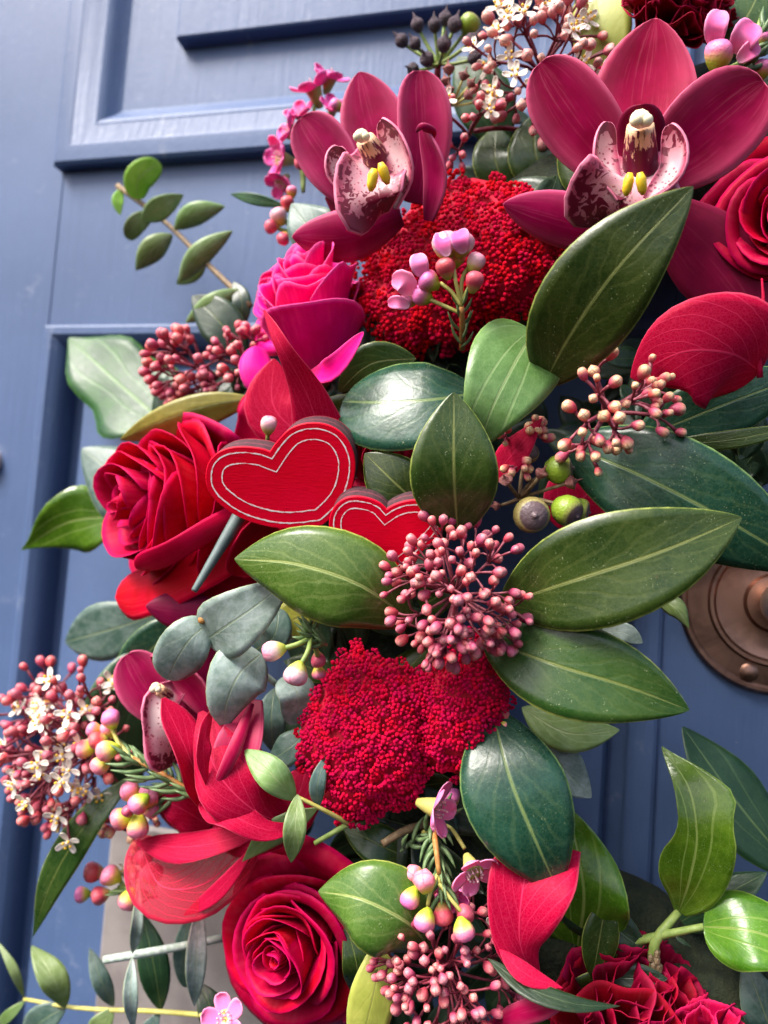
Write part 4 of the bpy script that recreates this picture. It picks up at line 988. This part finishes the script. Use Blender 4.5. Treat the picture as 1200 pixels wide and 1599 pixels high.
leaf('broad_leaf', 'dark narrow leaf standing between the bottom rose and yellow green leaf', [(560, 1560, .085), (556, 1500, .094), (540, 1440, .090)], 46, 'broad', rib=1.0)
leaf('broad_leaf', 'dark upright leaf in the lower right corner', [(1215, 1640, .062), (1188, 1565, .070), (1162, 1496, .066)], 66, 'euc_dark', rib=1.4)

# ------------------------------------------------------------------ ivy
IG = 'ivy leaves in the wreath'
IV = [(0, .25, .25), (.12, .75, .75), (.28, 1, 1), (.5, .86, .86), (.75, .48, .48), (.92, .16, .16), (1, .02, .02)]
leaf('ivy_leaf', 'pale green veined ivy leaf right of the shiny blue green leaf', [(834, 518, .100), (800, 575, .118), (768, 640, .122), (748, 700, .114)], 148, 'ivy_pale', IG, prof='ovate', wave=(.10, 1.5, 0), nt=20, rib=1.2)
leaf('ivy_leaf', 'large blurred green ivy leaf tucked under the lower panel moulding', [(250, 655, .022), (178, 592, .016), (108, 528, .004)], 158, 'ivy_teal', IG, prof=[(0, .3, .3), (.10, .85, .85), (.24, 1, 1), (.40, .74, .80), (.55, .72, .86), (.68, .66, .70), (.85, .34, .36), (1, .03, .03)], wave=(.12, 1.4, 1), nt=18, rib=1.3)
leaf('ivy_leaf', 'bright green pointed ivy leaf at the far left of the wreath', [(182, 806, .034), (120, 812, .040), (34, 858, .034)], 106, 'ivy', IG, prof=[(0, .2, .25), (.1, .7, .7), (.25, 1, 1), (.45, .84, .80), (.68, .46, .44), (.88, .15, .14), (1, .02, .02)], wave=(.12, 1.2, 2), fold=.12, nt=18, rib=1.2)
leaf('ivy_leaf', 'glossy wavy ivy leaf behind the red twisted skeleton leaf', [(902, 1480, .064), (912, 1390, .076), (888, 1262, .070)], 138, 'ivy', IG, prof='ovate', wave=(.24, 2.3, 0), nt=24, nu=12, rib=1.2)
leaf('ivy_leaf', 'upright bright green ivy leaf with a long tip against the blue door', [(1060, 1424, .066), (1078, 1370, .076), (1088, 1300, .080), (1075, 1230, .076), (1034, 1166, .066)], 112,
     'ivy', IG, prof=[(0, .12, .2), (.08, .32, .50), (.22, .78, .86), (.36, .86, 1.0), (.48, .62, 1.02), (.58, .46, .95), (.68, .42, 1.12), (.78, .34, .66), (.9, .2, .26), (1, .02, .02)], wave=(.12, 1.6, .6), cup=.10, nt=30, nu=14, rib=1.4)
leaf('ivy_leaf', 'dark shaded ivy leaf behind the upright bright one at right', [(1250, 1370, .034), (1155, 1258, .040), (1066, 1134, .036)], 118, 'ivy_dark', IG, wave=(.12, 1.5, 0), roll=[-25, -35], rib=1.2)
leaf('ivy_leaf', 'glossy ivy leaf with a white sheen at the lower right edge', [(1099, 1447, .074), (1165, 1452, .082), (1275, 1490, .076)], 118, 'ivy', IG, prof='ovate', wave=(.16, 1.4, 1), nt=20, roll=[10, 20], rib=1.2)
leaf('ivy_leaf', 'dark ivy leaf below the stalk of the upright ivy leaf', [(1050, 1448, .045), (1120, 1405, .052), (1198, 1362, .048)], 72, 'ivy_dark', IG, wave=(.1, 1.4, 1), roll=[25, 35], rib=1.0)
leaf('ivy_leaf', 'rounded green leaf behind the ivy stalk joint above the carnation', [(1082, 1560, .050), (1062, 1508, .056), (1036, 1462, .052)], 66, 'ivy_dark', IG, prof='round', rib=1.0)
leaf('ivy_leaf', 'small dark ivy leaf right of the ivy stalk joint', [(1068, 1512, .044), (1098, 1498, .050), (1134, 1506, .046)], 44, 'ivy_dark', IG, rib=.9)
leaf('ivy_leaf', 'dull green leaf hidden between glossy ivy and carnation', [(1000, 1500, .05), (972, 1472, .056), (950, 1425, .052)], 40, 'ivy', IG, rib=.9)
leaf('ivy_leaf', 'dark leaf under the glossy ivy leaf at the right edge', [(1120, 1560, .03), (1180, 1510, .036), (1250, 1480, .03)], 90, 'ivy_dark', IG, rib=.9)
o = thing('ivy_stalk', 'branching pale green ivy stalk with a brown joint at lower right', 'stalk', at(1020, 1500, .07), None)
tubepx([(1012, 1560, .05), (1020, 1505, .068), (1022, 1475, .070), (1060, 1424, .066)], [7, 9, 8, 6]).build('stem', M['stem_green'], o)
tubepx([(945, 1484, .062), (1010, 1466, .068), (1099, 1447, .074)], [5, 6.5, 5]).build('stem', M['stem_green'], o)
tubepx([(950, 1438, .05), (990, 1442, .052), (1050, 1444, .046)], 4.5).build('stem', M['stem_green'], o)
mb = MB(); rg = np.random.default_rng(6)
for k in range(9): mb.ball(at(1024 + rg.normal(0, 6), 1498 + rg.normal(0, 9), .071 + rg.normal(0, .001)), rg.uniform(4, 8) * mpp(at(1024, 1500, .07)), 1, 0, (1, 1, 1.4))
mb.build('joint', M['stem_brown'], o, False)

# ------------------------------------------------------------------ red skeleton leaves
KG = 'red skeleton leaves'
def skel(label, pts, w, mat='skel', **kw): return tag(blade('skeleton_leaf', pts, w, mat, thick=.0003, **kw), label, 'skeleton leaf', KG)
skel('red skeleton leaf ribbon twisting up over the hot pink rose behind the big heart', [(505, 690, .100), (478, 612, .112), (440, 542, .124), (412, 484, .120)], 100, prof=[(0, 1, .9), (.3, .60, .62), (.55, .34, .40), (.8, .20, .24), (1, .03, .03)], roll=[0, 15, 35, 30], nt=24, wave=(.08, 1.2, 0))
skel('dark red skeleton leaf panel under the hot pink rose', [(470, 680, .082), (430, 640, .086), (428, 560, .084)], 96, prof='ovate')
skel('round red skeleton leaf with its stalk at right below the large orchid', [(1188, 580, .086), (1140, 552, .100), (1075, 548, .104), (985, 590, .094)], 184, prof='ovate', cup=-.10, nt=22, nu=12)
skel('big folded red skeleton leaf wrapping the left orchid', [(458, 1286, .094), (400, 1268, .112), (345, 1215, .118), (312, 1112, .106)], 120, prof=[(0, .15, .25), (.25, .60, .95), (.5, .78, 1.25), (.75, .50, .85), (1, .05, .10)], roll=[-5, 10, 20], cup=-.12, wave=(.24, 2.2, 1), nt=26, nu=14)
skel('small upright fold of red skeleton leaf beside the spotted lip', [(322, 1262, .096), (296, 1182, .114), (254, 1090, .108)], 82, prof=[(0, .2, .3), (.3, .6, .9), (.6, .7, 1.0), (.85, .45, .8), (1, .05, .1)], roll=[-30, -40], cup=.2, wave=(.16, 1.6, 2), nt=22, nu=12)
skel('red skeleton sheet spreading under the sage eucalyptus sprig', [(330, 1310, .084), (390, 1290, .094), (455, 1262, .092), (480, 1200, .08)], 92, prof='round', cup=-.2, wave=(.14, 1.8, 3), nt=20, nu=12)
skel('dark folded red skeleton petal below the left orchid lip', [(330, 1290, .078), (282, 1262, .090), (236, 1240, .086)], 66, prof='ovate', roll=[20, 35], wave=(.16, 1.8, 0), nt=18, nu=10)
skel('crumpled red skeleton fold between the left orchid and the bottom rose', [(318, 1250, .104), (360, 1272, .116), (418, 1296, .112), (470, 1290, .1)], 50, prof='ovate', roll=[30, 10], wave=(.3, 2.4, 0), nt=22, nu=12)
skel('steep red skeleton fold running down beside the folded orchid petal', [(330, 1108, .108), (318, 1170, .122), (325, 1236, .118)], 30, prof='lance', roll=[50, 30], wave=(.2, 2, 1), nt=20)
skel('sheer pink skeleton leaf hanging over the pale plate at lower left', [(216, 1308, .078), (255, 1385, .090), (315, 1382, .092), (398, 1306, .084)], 98, 'skel_thin', prof='round', nt=22, nu=14, cup=-.1, wave=(.05, 1.5, 1))
skel('red skeleton leaf strip crossing above the sheer pink one', [(212, 1316, .086), (300, 1322, .094), (430, 1292, .092)], 52, prof='lance', roll=[20, 30], wave=(.2, 1.5, 1))
skel('narrow red skeleton fold beside the top of the bottom rose', [(286, 1430, .090), (340, 1392, .096), (405, 1312, .094)], 26, prof='lance', roll=[20, 0])
skel('red skeleton leaf twisting below the big blue green leaf', [(838, 1530, .104), (812, 1470, .112), (815, 1400, .112), (835, 1310, .100)], 150, prof=[(0, .1, .1), (.2, .40, .30), (.45, .62, .68), (.7, .72, 1.0), (1, .55, .95)], fold=.22, wave=(.10, 1.2, 2), nt=24, nu=12)
skel('red skeleton leaf tail running down to the bottom carnation', [(780, 1482, .114), (820, 1520, .118), (880, 1543, .116)], 32, prof='lance', roll=[20, 20])
skel('small pointed dark red skeleton leaf above the ivy berries', [(762, 755, .094), (800, 710, .102), (848, 652, .104)], 52, prof='lance', roll=[25, 25])
skel('deep red skeleton leaf glimpsed behind the green ivy berries', [(880, 830, .070), (910, 780, .074), (960, 735, .07)], 120, prof='round')
tubepx([(1187, 590, .088), (1185, 520, .092), (1192, 478, .094), (1190, 435, .092)], [5, 4, 3.5, 1.5]).build('leaf_stalk', M['skel'], next(x for x in COL.objects if x.get('label', '').startswith('round red skeleton')))
o = thing('orchid_bloom', 'pink orchid petal tip poking out under the bottom skimmia', 'orchid', at(800, 1600, .09), OG)
op(o, 'petal', [(770, 1600, .100), (815, 1583, .112), (850, 1572, .116), (889, 1556, .112)], 36, 'petal', cup=-.3)
op(o, 'petal', [(760, 1600, .098), (800, 1640, .1), (850, 1610, .104)], 40, 'petal', 'orchid_dark')

# ------------------------------------------------------------------ eucalyptus
EG = 'eucalyptus sprigs'
def sprig(label, stem, rpx, mat, leaves, **kw):
    o = thing('eucalyptus_sprig', label, 'eucalyptus', at(*stem[0]), EG)
    if stem[1:]: tubepx(stem, rpx).build('stem', M[mat], o)
    for pts, w, m, pr, k in leaves: blade('leaf', pts, w, m, o, pr, .0005, rib=.9, nt=14, **k)
    return o
sprig('eucalyptus sprig with paired round leaves sticking out at upper left over the door', [(392, 478, .042), (320, 408, .036), (262, 350, .032), (184, 290, .030)], [5, 4.5, 4, 5], 'stem_brown', [
    ([(216, 312, .032), (215, 283, .038), (250, 254, .036)], 44, 'euc_lime', 'round', {}), ([(222, 344, .034), (255, 322, .040), (287, 304, .036)], 36, 'euc_green', 'leaf', {}),
    ([(236, 335, .030), (213, 350, .034), (200, 374, .030)], 30, 'euc_green', 'round', {}), ([(272, 358, .034), (305, 334, .040), (352, 322, .036)], 36, 'euc_green', 'leaf', {'cup': -.3}),
    ([(270, 366, .034), (242, 386, .038), (212, 422, .034)], 38, 'euc_green', 'leaf', {'cup': -.3}), ([(280, 440, .036), (312, 398, .042), (364, 360, .038)], 36, 'euc_green', 'leaf', {'cup': -.3}),
    ([(322, 400, .034), (300, 425, .030), (276, 444, .026)], 30, 'euc_green', 'leaf', {}), ([(374, 452, .042), (335, 474, .048), (290, 504, .044)], 34, 'euc_green', 'leaf', {'cup': -.3}),
    ([(190, 295, .030), (184, 315, .032), (188, 336, .030)], 18, 'euc_lime', 'leaf', {}), ([(365, 440, .04), (378, 470, .044), (376, 520, .04)], 30, 'dark_leaf', 'leaf', {})])
tag(blade('eucalyptus_leaf', [(445, 322, .055), (402, 312, .058), (360, 303, .055)], 18, 'ivy_teal', None, 'leaf'), 'thin teal leaf on the door left of the smaller orchid', 'leaf')
o = sprig('blue grey eucalyptus sprig with butterfly shaped leaves at centre left', [(330, 970, .112), (384, 1028, .100), (440, 1075, .085)], [6, 6, 5], 'stem_frost', [
    ([(328, 972, .116), (300, 995, .122), (276, 1030, .120), (262, 1062, .114)], 80, 'euc', 'round', {'cup': -.1}),
    ([(322, 1000, .116), (358, 975, .124), (400, 946, .122), (452, 905, .110)], 102, 'euc', 'cordate', {'cup': .08}),
    ([(408, 1020, .106), (372, 1055, .118), (355, 1095, .116), (349, 1139, .108)], 98, 'euc', 'cordate', {'cup': -.16, 'wave': (.1, 1.3, 0)}),
    ([(440, 1058, .088), (465, 1082, .096), (462, 1132, .090)], 62, 'euc', 'round', {'roll': [20, 20]}),
    ([(428, 1075, .076), (424, 1120, .082), (428, 1176, .076)], 48, 'euc_dark', 'leaf', {}),
    ([(486, 1138, .076), (452, 1168, .082), (418, 1192, .078)], 52, 'euc_dark', 'leaf', {'roll': [-20, -20]}),
    ([(500, 1180, .07), (495, 1155, .074), (470, 1125, .07)], 40, 'dark_leaf', 'leaf', {}),
    ([(400, 1015, .100), (430, 990, .106), (436, 950, .102)], 52, 'euc_dark', 'round', {})])
P = at(316, 968, .121); MB().ball(P, 7 * mpp(P), 2, 0, (1, .8, 1)).build('bud_scar', M['stem_orange'], o)
leaf('eucalyptus_leaf', 'olive leaf in shade behind the fresh green central leaf', [(500, 955, .092), (465, 965, .098), (425, 990, .094)], 62, 'leaf_olive_under', 'eucalyptus sprigs', rib=1.0)
sprig('small sage green eucalyptus sprig left of the lower yarrow head', [(545, 1286, .096), (500, 1262, .106), (464, 1244, .110)], [4, 3.5, 3], 'stem_yellow', [
    ([(462, 1250, .110), (428, 1212, .118), (382, 1170, .112)], 50, 'euc_green', 'leaf', {}), ([(465, 1240, .112), (461, 1290, .120), (455, 1347, .114)], 36, 'euc_green', 'leaf', {'cup': .1}),
    ([(497, 1262, .100), (430, 1300, .104), (378, 1346, .100)], 42, 'euc_green', 'lance', {'roll': [20, 20]}), ([(497, 1262, .104), (496, 1225, .108), (508, 1180, .104)], 26, 'euc_dark', 'leaf', {})])
tag(tubepx([(492, 1317, .100), (530, 1295, .098), (580, 1265, .085)], [4, 4.5, 5]).build('cut_stem', M['stem_green']), 'cut green stem end above the bottom red rose', 'stem')
tag(tubepx([(597, 1318, .095), (630, 1298, .09), (670, 1285, .08)], [6, 6.5, 7]).build('cut_stem', M['stem_brown']), 'cut brown stem end under the lower yarrow head', 'stem')
sprig('thin yellow stemmed eucalyptus sprig along the bottom left corner', [(338, 1587, .058), (253, 1580, .052), (104, 1572, .046), (38, 1560, .044)], [4, 4, 3.5, 3], 'stem_yellow', [
    ([(38, 1558, .044), (22, 1515, .050), (-6, 1466, .046)], 14, 'euc_green', 'lance', {}), ([(40, 1562, .044), (15, 1585, .048), (-8, 1604, .044)], 18, 'euc_green', 'lance', {}),
    ([(102, 1575, .048), (84, 1528, .056), (50, 1476, .050)], 42, 'euc_green', 'leaf', {'roll': [30, -30]}), ([(104, 1572, .044), (75, 1588, .048), (38, 1624, .044)], 50, 'euc_dark', 'leaf', {}),
    ([(178, 1572, .048), (158, 1530, .054), (140, 1480, .050)], 28, 'euc_dark', 'leaf', {}), ([(178, 1574, .048), (160, 1598, .052), (138, 1625, .048)], 36, 'euc_green', 'leaf', {}),
    ([(252, 1578, .050), (240, 1505, .054), (222, 1425, .050)], 48, 'ivy_dark', 'leaf', {}), ([(250, 1582, .05), (238, 1600, .054), (224, 1628, .05)], 26, 'euc_dark', 'leaf', {})])
sprig('frosted eucalyptus stem end with narrow blue grey leaves at lower left', [(352, 1464, .052), (292, 1476, .060), (205, 1492, .068), (163, 1499, .070)], [6, 6, 6.5, 6], 'stem_frost', [
    ([(207, 1490, .070), (215, 1440, .078), (217, 1370, .072)], 18, 'euc', 'lance', {'cup': .3}), ([(207, 1494, .070), (204, 1550, .078), (209, 1612, .072)], 22, 'euc', 'lance', {'cup': .3}),
    ([(312, 1412, .064), (307, 1490, .074), (304, 1572, .066)], 32, 'euc', 'leaf', {'cup': .2}), ([(297, 1432, .056), (286, 1485, .058), (292, 1542, .054)], 30, 'euc_dark', 'round', {})])

# ------------------------------------------------------------------ waxflowers
WG = 'waxflower sprigs'
def wax(label, P): return thing('waxflower_sprig', label, 'waxflower', at(*P), WG)
rg = np.random.default_rng(77)
def stems(o, lines, m='stem_yellow', r=3.2):
    for l in lines: tubepx(l, r, 7).build('stem', M[m], o)
def wf(o, px, py, d, s, ax, hot=False, n=5): return small_flower(at(px, py, d), cdir(*ax), s * mpp(at(px, py, d)), o, False, hot, n)
o = wax('hot pink waxflowers open against the door left of the smaller orchid', (470, 240, .05))
for q in [(490, 140, .056, 23, (-.3, .75, .35)), (515, 122, .052, 20, (.3, .8, .5)), (452, 205, .052, 21, (-.8, .3, .5)), (438, 248, .05, 22, (-.75, -.1, .6)), (440, 285, .048, 17, (-.4, -.7, .5)), (470, 180, .05, 17, (-.3, .6, .7)), (520, 168, .058, 15, (.2, .5, .8))]:
    wf(o, *q[:3], q[3] * 1.35, q[4], True)
bud_at(o, 525, 165, .062, 11, 'wax_green', (-1, -.4)); bud_at(o, 470, 255, .056, 10, 'wax_rose', (-1, .3))
stems(o, [[(492, 165, .054), (488, 190, .05), (478, 240, .05), (474, 300, .05)], [(455, 225, .05), (470, 262, .05), (474, 300, .05)]], 'stem_green')
o = wax('pink and yellow waxflower bud cluster standing in front of the upper yarrow', (724, 540, .10))
stems(o, [[(722, 545, .100), (722, 505, .112), (721, 470, .116)], [(721, 478, .116), (705, 455, .118), (688, 442, .118)], [(721, 490, .115), (695, 478, .116), (672, 468, .116)], [(721, 475, .116), (712, 440, .12), (708, 412, .12)], [(722, 470, .116), (732, 450, .118), (740, 435, .118)], [(721, 470, .116), (724, 430, .116), (738, 410, .116)]])
tubepx([(722, 545, .101), (722, 500, .1135), (721, 480, .117)], [5, 5, 4]).build('stem', M['stem_orange'], o)
for q in [(671, 440, .120, 17, 'wax_green', (-1, -.55)), (697, 419, .122, 17, 'wax_rose', (-.3, -1)), (743, 410, .118, 16, 'wax_white', (.5, -1)), (741, 440, .120, 17, 'wax_rose', (.2, -1)), (660, 462, .116, 17, 'wax_green', (-1, -.3)), (640, 468, .114, 14, 'wax_bud', (-1, .1)), (712, 400, .116, 18, 'wax_green', (.1, -1)), (697, 384, .120, 23, 'wax_white', (-.2, -1)), (722, 382, .120, 20, 'wax_white', (.3, -1))]: bud_at(o, *q)
for a, b, c, w_, l in [((640, 462, .117), (632, 440, .122), (612, 438, .120), 34, 0), ((662, 432, .121), (655, 412, .125), (652, 396, .122), 28, 0), ((640, 478, .116), (622, 472, .119), (606, 474, .116), 20, 0), ((724, 396, .124), (720, 376, .128), (715, 360, .122), 30, 0), ((700, 400, .125), (692, 380, .127), (692, 364, .122), 28, 0)]:
    blade('petal', [a, b, c], w_, 'wax_petal', o, 'round', .0004, nt=10, cup=.25)
needles(o, (721, 545, .104), (722, 470, .116), 11, 40, rg)
o = wax('yellow and coral waxflower bud sprig crossing the left orchid', (300, 1240, .1))
stems(o, [[(310, 1245, .094), (250, 1205, .098), (205, 1182, .096), (180, 1150, .092)], [(192, 1175, .095), (170, 1165, .094), (150, 1168, .09)], [(190, 1170, .095), (176, 1140, .093), (172, 1128, .09)]])
tubepx([(312, 1246, .095), (250, 1206, .0985), (208, 1184, .097)], [4.5, 4, 3.5]).build('stem', M['stem_orange'], o)
for q in [(174, 1124, .094, 16, 'wax_green', (-.2, -1)), (148, 1140, .092, 13, 'wax_bud', (-1, -.4)), (153, 1156, .096, 14, 'wax_rose', (-1, .1)), (168, 1172, .098, 18, 'wax_bud', (-1, .2)), (134, 1170, .09, 15, 'wax_bud', (-1, -.1)), (158, 1194, .094, 16, 'wax_bud', (-.8, .7)), (170, 1140, .09, 14, 'wax_bud', (-.4, -1)), (120, 1168, .088, 9, 'wax_rose', (-1, 0))]: bud_at(o, *q)
needles(o, (312, 1246, .096), (200, 1184, .098), 26, 50, rg, w=8)
o = wax('coral waxflower bud cluster hanging left of the red skeleton leaf', (250, 1230, .08))
stems(o, [[(285, 1225, .088), (250, 1240, .088), (222, 1268, .086)], [(230, 1255, .087), (205, 1262, .086), (192, 1285, .084)]])
for q in [(205, 1236, .090, 17, 'wax_bud', (-.5, -.6)), (232, 1246, .092, 18, 'wax_bud', (.2, -.8)), (218, 1254, .098, 17, 'wax_green', (-.6, .5)), (190, 1278, .090, 17, 'wax_bud', (-.9, .3)), (200, 1268, .096, 10, 'wax_rose', (-.2, -.5)), (216, 1290, .092, 19, 'wax_bud', (.1, 1)), (236, 1262, .088, 15, 'wax_bud', (.7, .6))]: bud_at(o, *q)
needles(o, (300, 1230, .088), (245, 1250, .086), 14, 46, rg, w=8)
o = wax('waxflower with two pale pink buds in front of the eucalyptus leaves', (486, 996, .118))
stems(o, [[(486, 996, .120), (465, 1006, .124), (445, 1012, .126)], [(486, 996, .120), (480, 1020, .126), (470, 1038, .128)], [(486, 996, .118), (494, 1015, .116), (497, 1030, .112)]], 'stem_green', 4.2)
for q in [(428, 1016, .128, 19, 'wax_white', (-1, .2)), (463, 1052, .130, 19, 'wax_white', (-.3, 1)), (497, 1030, .112, 13, 'wax_rose', (.2, 1)), (498, 1050, .108, 11, 'wax_bud', (.2, 1))]: bud_at(o, *q)
needles(o, (512, 1008, .116), (478, 990, .120), 12, 34, rg, w=8); needles(o, (490, 990, .12), (486, 970, .12), 4, 30, rg, w=8)
o = wax('waxflower sprig with open pink flowers and buds at the bottom centre', (684, 1300, .1))
stems(o, [[(678, 1290, .096), (682, 1330, .106), (688, 1385, .110)], [(684, 1365, .109), (672, 1395, .112), (668, 1415, .112)], [(686, 1380, .110), (705, 1405, .112), (722, 1425, .112)], [(660, 1300, .09), (700, 1290, .094), (726, 1325, .1)]])
tubepx([(677, 1288, .0965), (682, 1330, .107), (686, 1365, .1095)], [4.5, 4.5, 3.5]).build('stem', M['stem_orange'], o)
for q in [(663, 1378, .116, 19, 'wax_bud', (-.2, -1)), (642, 1402, .114, 17, 'wax_green', (-.5, .9)), (664, 1437, .116, 18, 'wax_green', (-.4, 1)), (646, 1436, .110, 14, 'wax_rose', (-.8, .6)), (692, 1428, .110, 17, 'wax_rose', (.1, 1)), (726, 1428, .110, 15, 'wax_rose', (.4, -.6)), (724, 1452, .116, 18, 'wax_green', (.3, 1)), (706, 1246, .088, 15, 'wax_green', (-.4, -1)), (648, 1365, .108, 15, 'wax_bud', (-.9, -.6))]: bud_at(o, *q)
wf(o, 740, 1362, .112, 36, (.25, -.45, .8)); wf(o, 682, 1262, .104, 38, (.8, -.1, .45)); wf(o, 708, 1395, .100, 26, (-.2, -.3, .8), True)
needles(o, (676, 1280, .096), (690, 1400, .108), 26, 44, rg, w=8); needles(o, (625, 1330, .09), (700, 1270, .096), 12, 44, rg, w=8)
o = wax('pale pink waxflower with a yellow cup and needle leaves in the top right corner', (1180, 90, .08))
stems(o, [[(1205, 70, .078), (1165, 95, .084), (1135, 110, .086)], [(1190, 120, .076), (1175, 80, .08), (1190, 30, .078)]], 'stem_green', 5)
for a, b, c, w_ in [((1116, 72, .092), (1118, 42, .098), (1126, 16, .094), 34), ((1150, 85, .090), (1162, 60, .096), (1178, 36, .09), 42), ((1152, 96, .092), (1170, 80, .094), (1186, 70, .09), 26)]: blade('petal', [a, b, c], w_, 'wax_petal', o, 'round', .0004, nt=10, cup=.3)
bud_at(o, 1122, 88, .092, 24, 'wax_green', (.1, -1)); P = bud_at(o, 1190, 110, .08, 16, 'wax_green', (.2, -1)); bud_at(o, 1192, 62, .082, 12, 'wax_green', (0, -1))
needles(o, (1150, 118, .086), (1205, 40, .08), 22, 46, rg, w=10)
o = wax('small waxflower sprig with dark rose buds over the door at lower left', (195, 1385, .06))
stems(o, [[(240, 1400, .06), (205, 1388, .064), (185, 1385, .064)], [(190, 1386, .064), (170, 1395, .064), (135, 1398, .062)], [(195, 1386, .064), (185, 1372, .064), (160, 1365, .062)]], 'stem_green')
for q in [(147, 1362, .064, 16, 'wax_rose', (-1, -.2)), (174, 1368, .068, 16, 'wax_bud', (-.7, -.5)), (129, 1397, .064, 12, 'wax_green', (-1, 0)), (157, 1398, .066, 14, 'wax_rose', (-1, .2)), (201, 1405, .070, 16, 'wax_bud', (-.3, .8)), (238, 1366, .074, 18, 'wax_bud', (-.2, -.9)), (226, 1340, .07, 15, 'wax_rose', (-.3, -1))]: bud_at(o, *q)
needles(o, (250, 1402, .06), (190, 1384, .064), 12, 36, rg)
o = wax('tiny waxflower buds under the hot pink flowers by the dark slate leaf', (450, 340, .055))
stems(o, [[(466, 395, .056), (455, 360, .058), (440, 335, .058)], [(455, 362, .058), (438, 358, .06), (428, 352, .06)]], 'stem_green')
for q in [(425, 354, .062, 12, 'wax_rose', (-1, .3)), (436, 338, .062, 14, 'wax_white', (-.4, -1)), (449, 318, .06, 12, 'wax_rose', (-.1, -1)), (443, 372, .062, 11, 'wax_rose', (-.4, 1)), (456, 300, .056, 10, 'wax_bud', (0, -1))]: bud_at(o, *q)
o = wax('pink waxflower cut by the bottom edge left of the bottom rose', (350, 1600, .07)); wf(o, 352, 1592, .09, 32, (-.2, .5, .7)); stems(o, [[(352, 1600, .088), (360, 1620, .08), (372, 1650, .07)]])
o = wax('single white waxflower bud behind the notch of the big heart', (420, 690, .09)); bud_at(o, 420, 664, .104, 15, 'wax_white', (.1, -1)); stems(o, [[(419, 676, .102), (418, 700, .095), (425, 730, .08)]], 'stem_green')
o = wax('white and pink waxflower buds sitting right of the lower yarrow lobes', (790, 1125, .09))
bud_at(o, 786, 1118, .098, 11, 'wax_rose', (.6, -.4)); bud_at(o, 788, 1132, .1, 10, 'wax_bud', (.7, .5)); stems(o, [[(780, 1126, .096), (768, 1130, .09), (750, 1140, .08)]])

# ------------------------------------------------------------------ ivy berries
BG = 'ivy berry clusters'
BM = {(k, m): bud_mesh('berry', m, k) for k in ('berry', 'pod', 'star') for m in ('berry', 'berry_olive', 'berry_dark', 'berry_brown') if (k == 'berry') == (m in ('berry', 'berry_olive'))}
def umbel(label, hub, berries, stemm='stem_green', r=3.4):
    o = thing('ivy_berry_cluster', label, 'berries', at(*hub), BG)
    for (px, py, d, rr, kind, m, ax) in berries:
        P = at(px, py, d); s = rr * mpp(P); a = cdir(*ax); inst('berry', BM[(kind, m)], P, o, a, s)
        B0 = P - a * s * .85; H = at(*hub); mid = (B0 + H) / 2 + a * -.1 * np.linalg.norm(B0 - H)
        MB().tube(spline([H, mid, B0], np.linspace(0, 1, 6)), np.linspace(1, .8, 6) * r * mpp(P), 6).build('stalk', M[stemm], o)
    return o
hub = (686, 100, .056)
o = umbel('dark unripe ivy berry cluster with one green berry at the top', hub, [(x, y, d, r, 'pod', 'berry_dark', (x - 686, 105 - y, 35)) for x, y, d, r in
    [(652, 38, .060, 12), (627, 63, .058, 12), (648, 67, .064, 11), (679, 38, .064, 12), (696, 28, .058, 12), (711, 37, .064, 13), (694, 68, .070, 13), (737, 63, .062, 13), (667, 92, .066, 13), (645, 108, .06, 11), (742, 90, .06, 12)]]
    + [(734, 38, .060, 17, 'berry', 'berry', (.5, .8, .1))])
tubepx([(686, 98, .057), (684, 112, .055), (686, 150, .045)], [5, 6, 6]).build('stem', M['stem_wine'], o)
umbel('green ivy berries with grey caps and star shaped buds right of the central cluster', (812, 778, .092), [
    (830, 804, .112, 29, 'berry', 'berry_olive', (.05, -.05, 1)), (886, 797, .106, 25, 'berry', 'berry', (.55, -.45, .6)), (904, 797, .096, 20, 'berry', 'berry', (.9, -.2, .3)), (874, 733, .102, 24, 'berry', 'berry', (.9, .1, .15)), (826, 708, .094, 16, 'berry', 'berry_olive', (.2, .3, 1)),
    (791, 750, .106, 11, 'star', 'berry_brown', (-.4, .5, .7)), (846, 739, .106, 11, 'star', 'berry_brown', (.4, .8, .5)), (892, 753, .104, 12, 'star', 'berry_brown', (1, .3, .3)), (775, 790, .09, 8, 'star', 'berry_brown', (-1, -.1, .2))], 'stem_brown', 3.6)
umbel('little brown star shaped ivy buds above the small faded skimmia', (706, 165, .06), [(x, y, .07, r, 'star', 'berry_brown', (x - 706, 165 - y, 14)) for x, y, r in
    [(701, 108, 10), (696, 126, 9), (702, 140, 9), (725, 118, 9), (736, 130, 8), (732, 148, 9), (745, 158, 8)]], 'stem_yellow', 2.2)

# ------------------------------------------------------------------ the grey plastic pick
o = thing('floral_pick', 'grey plastic floral pick slanting down between the hearts and the big rose', 'pick', at(370, 820, .10))
a, b = at(378, 800, .098), at(304, 922, .112); m = mpp(b)
MB().tube(np.linspace(a, b, 9), np.linspace(12.5, 5.2, 9) * m, 14).build('shaft', M['pick'], o, True, 40)
MB().tube([b - unit(a - b) * m * .2, b - unit(a - b) * m * 1.6], np.array([5.4, 4.2]) * m, 14).build('tip', M['pick'], o, True, 40)
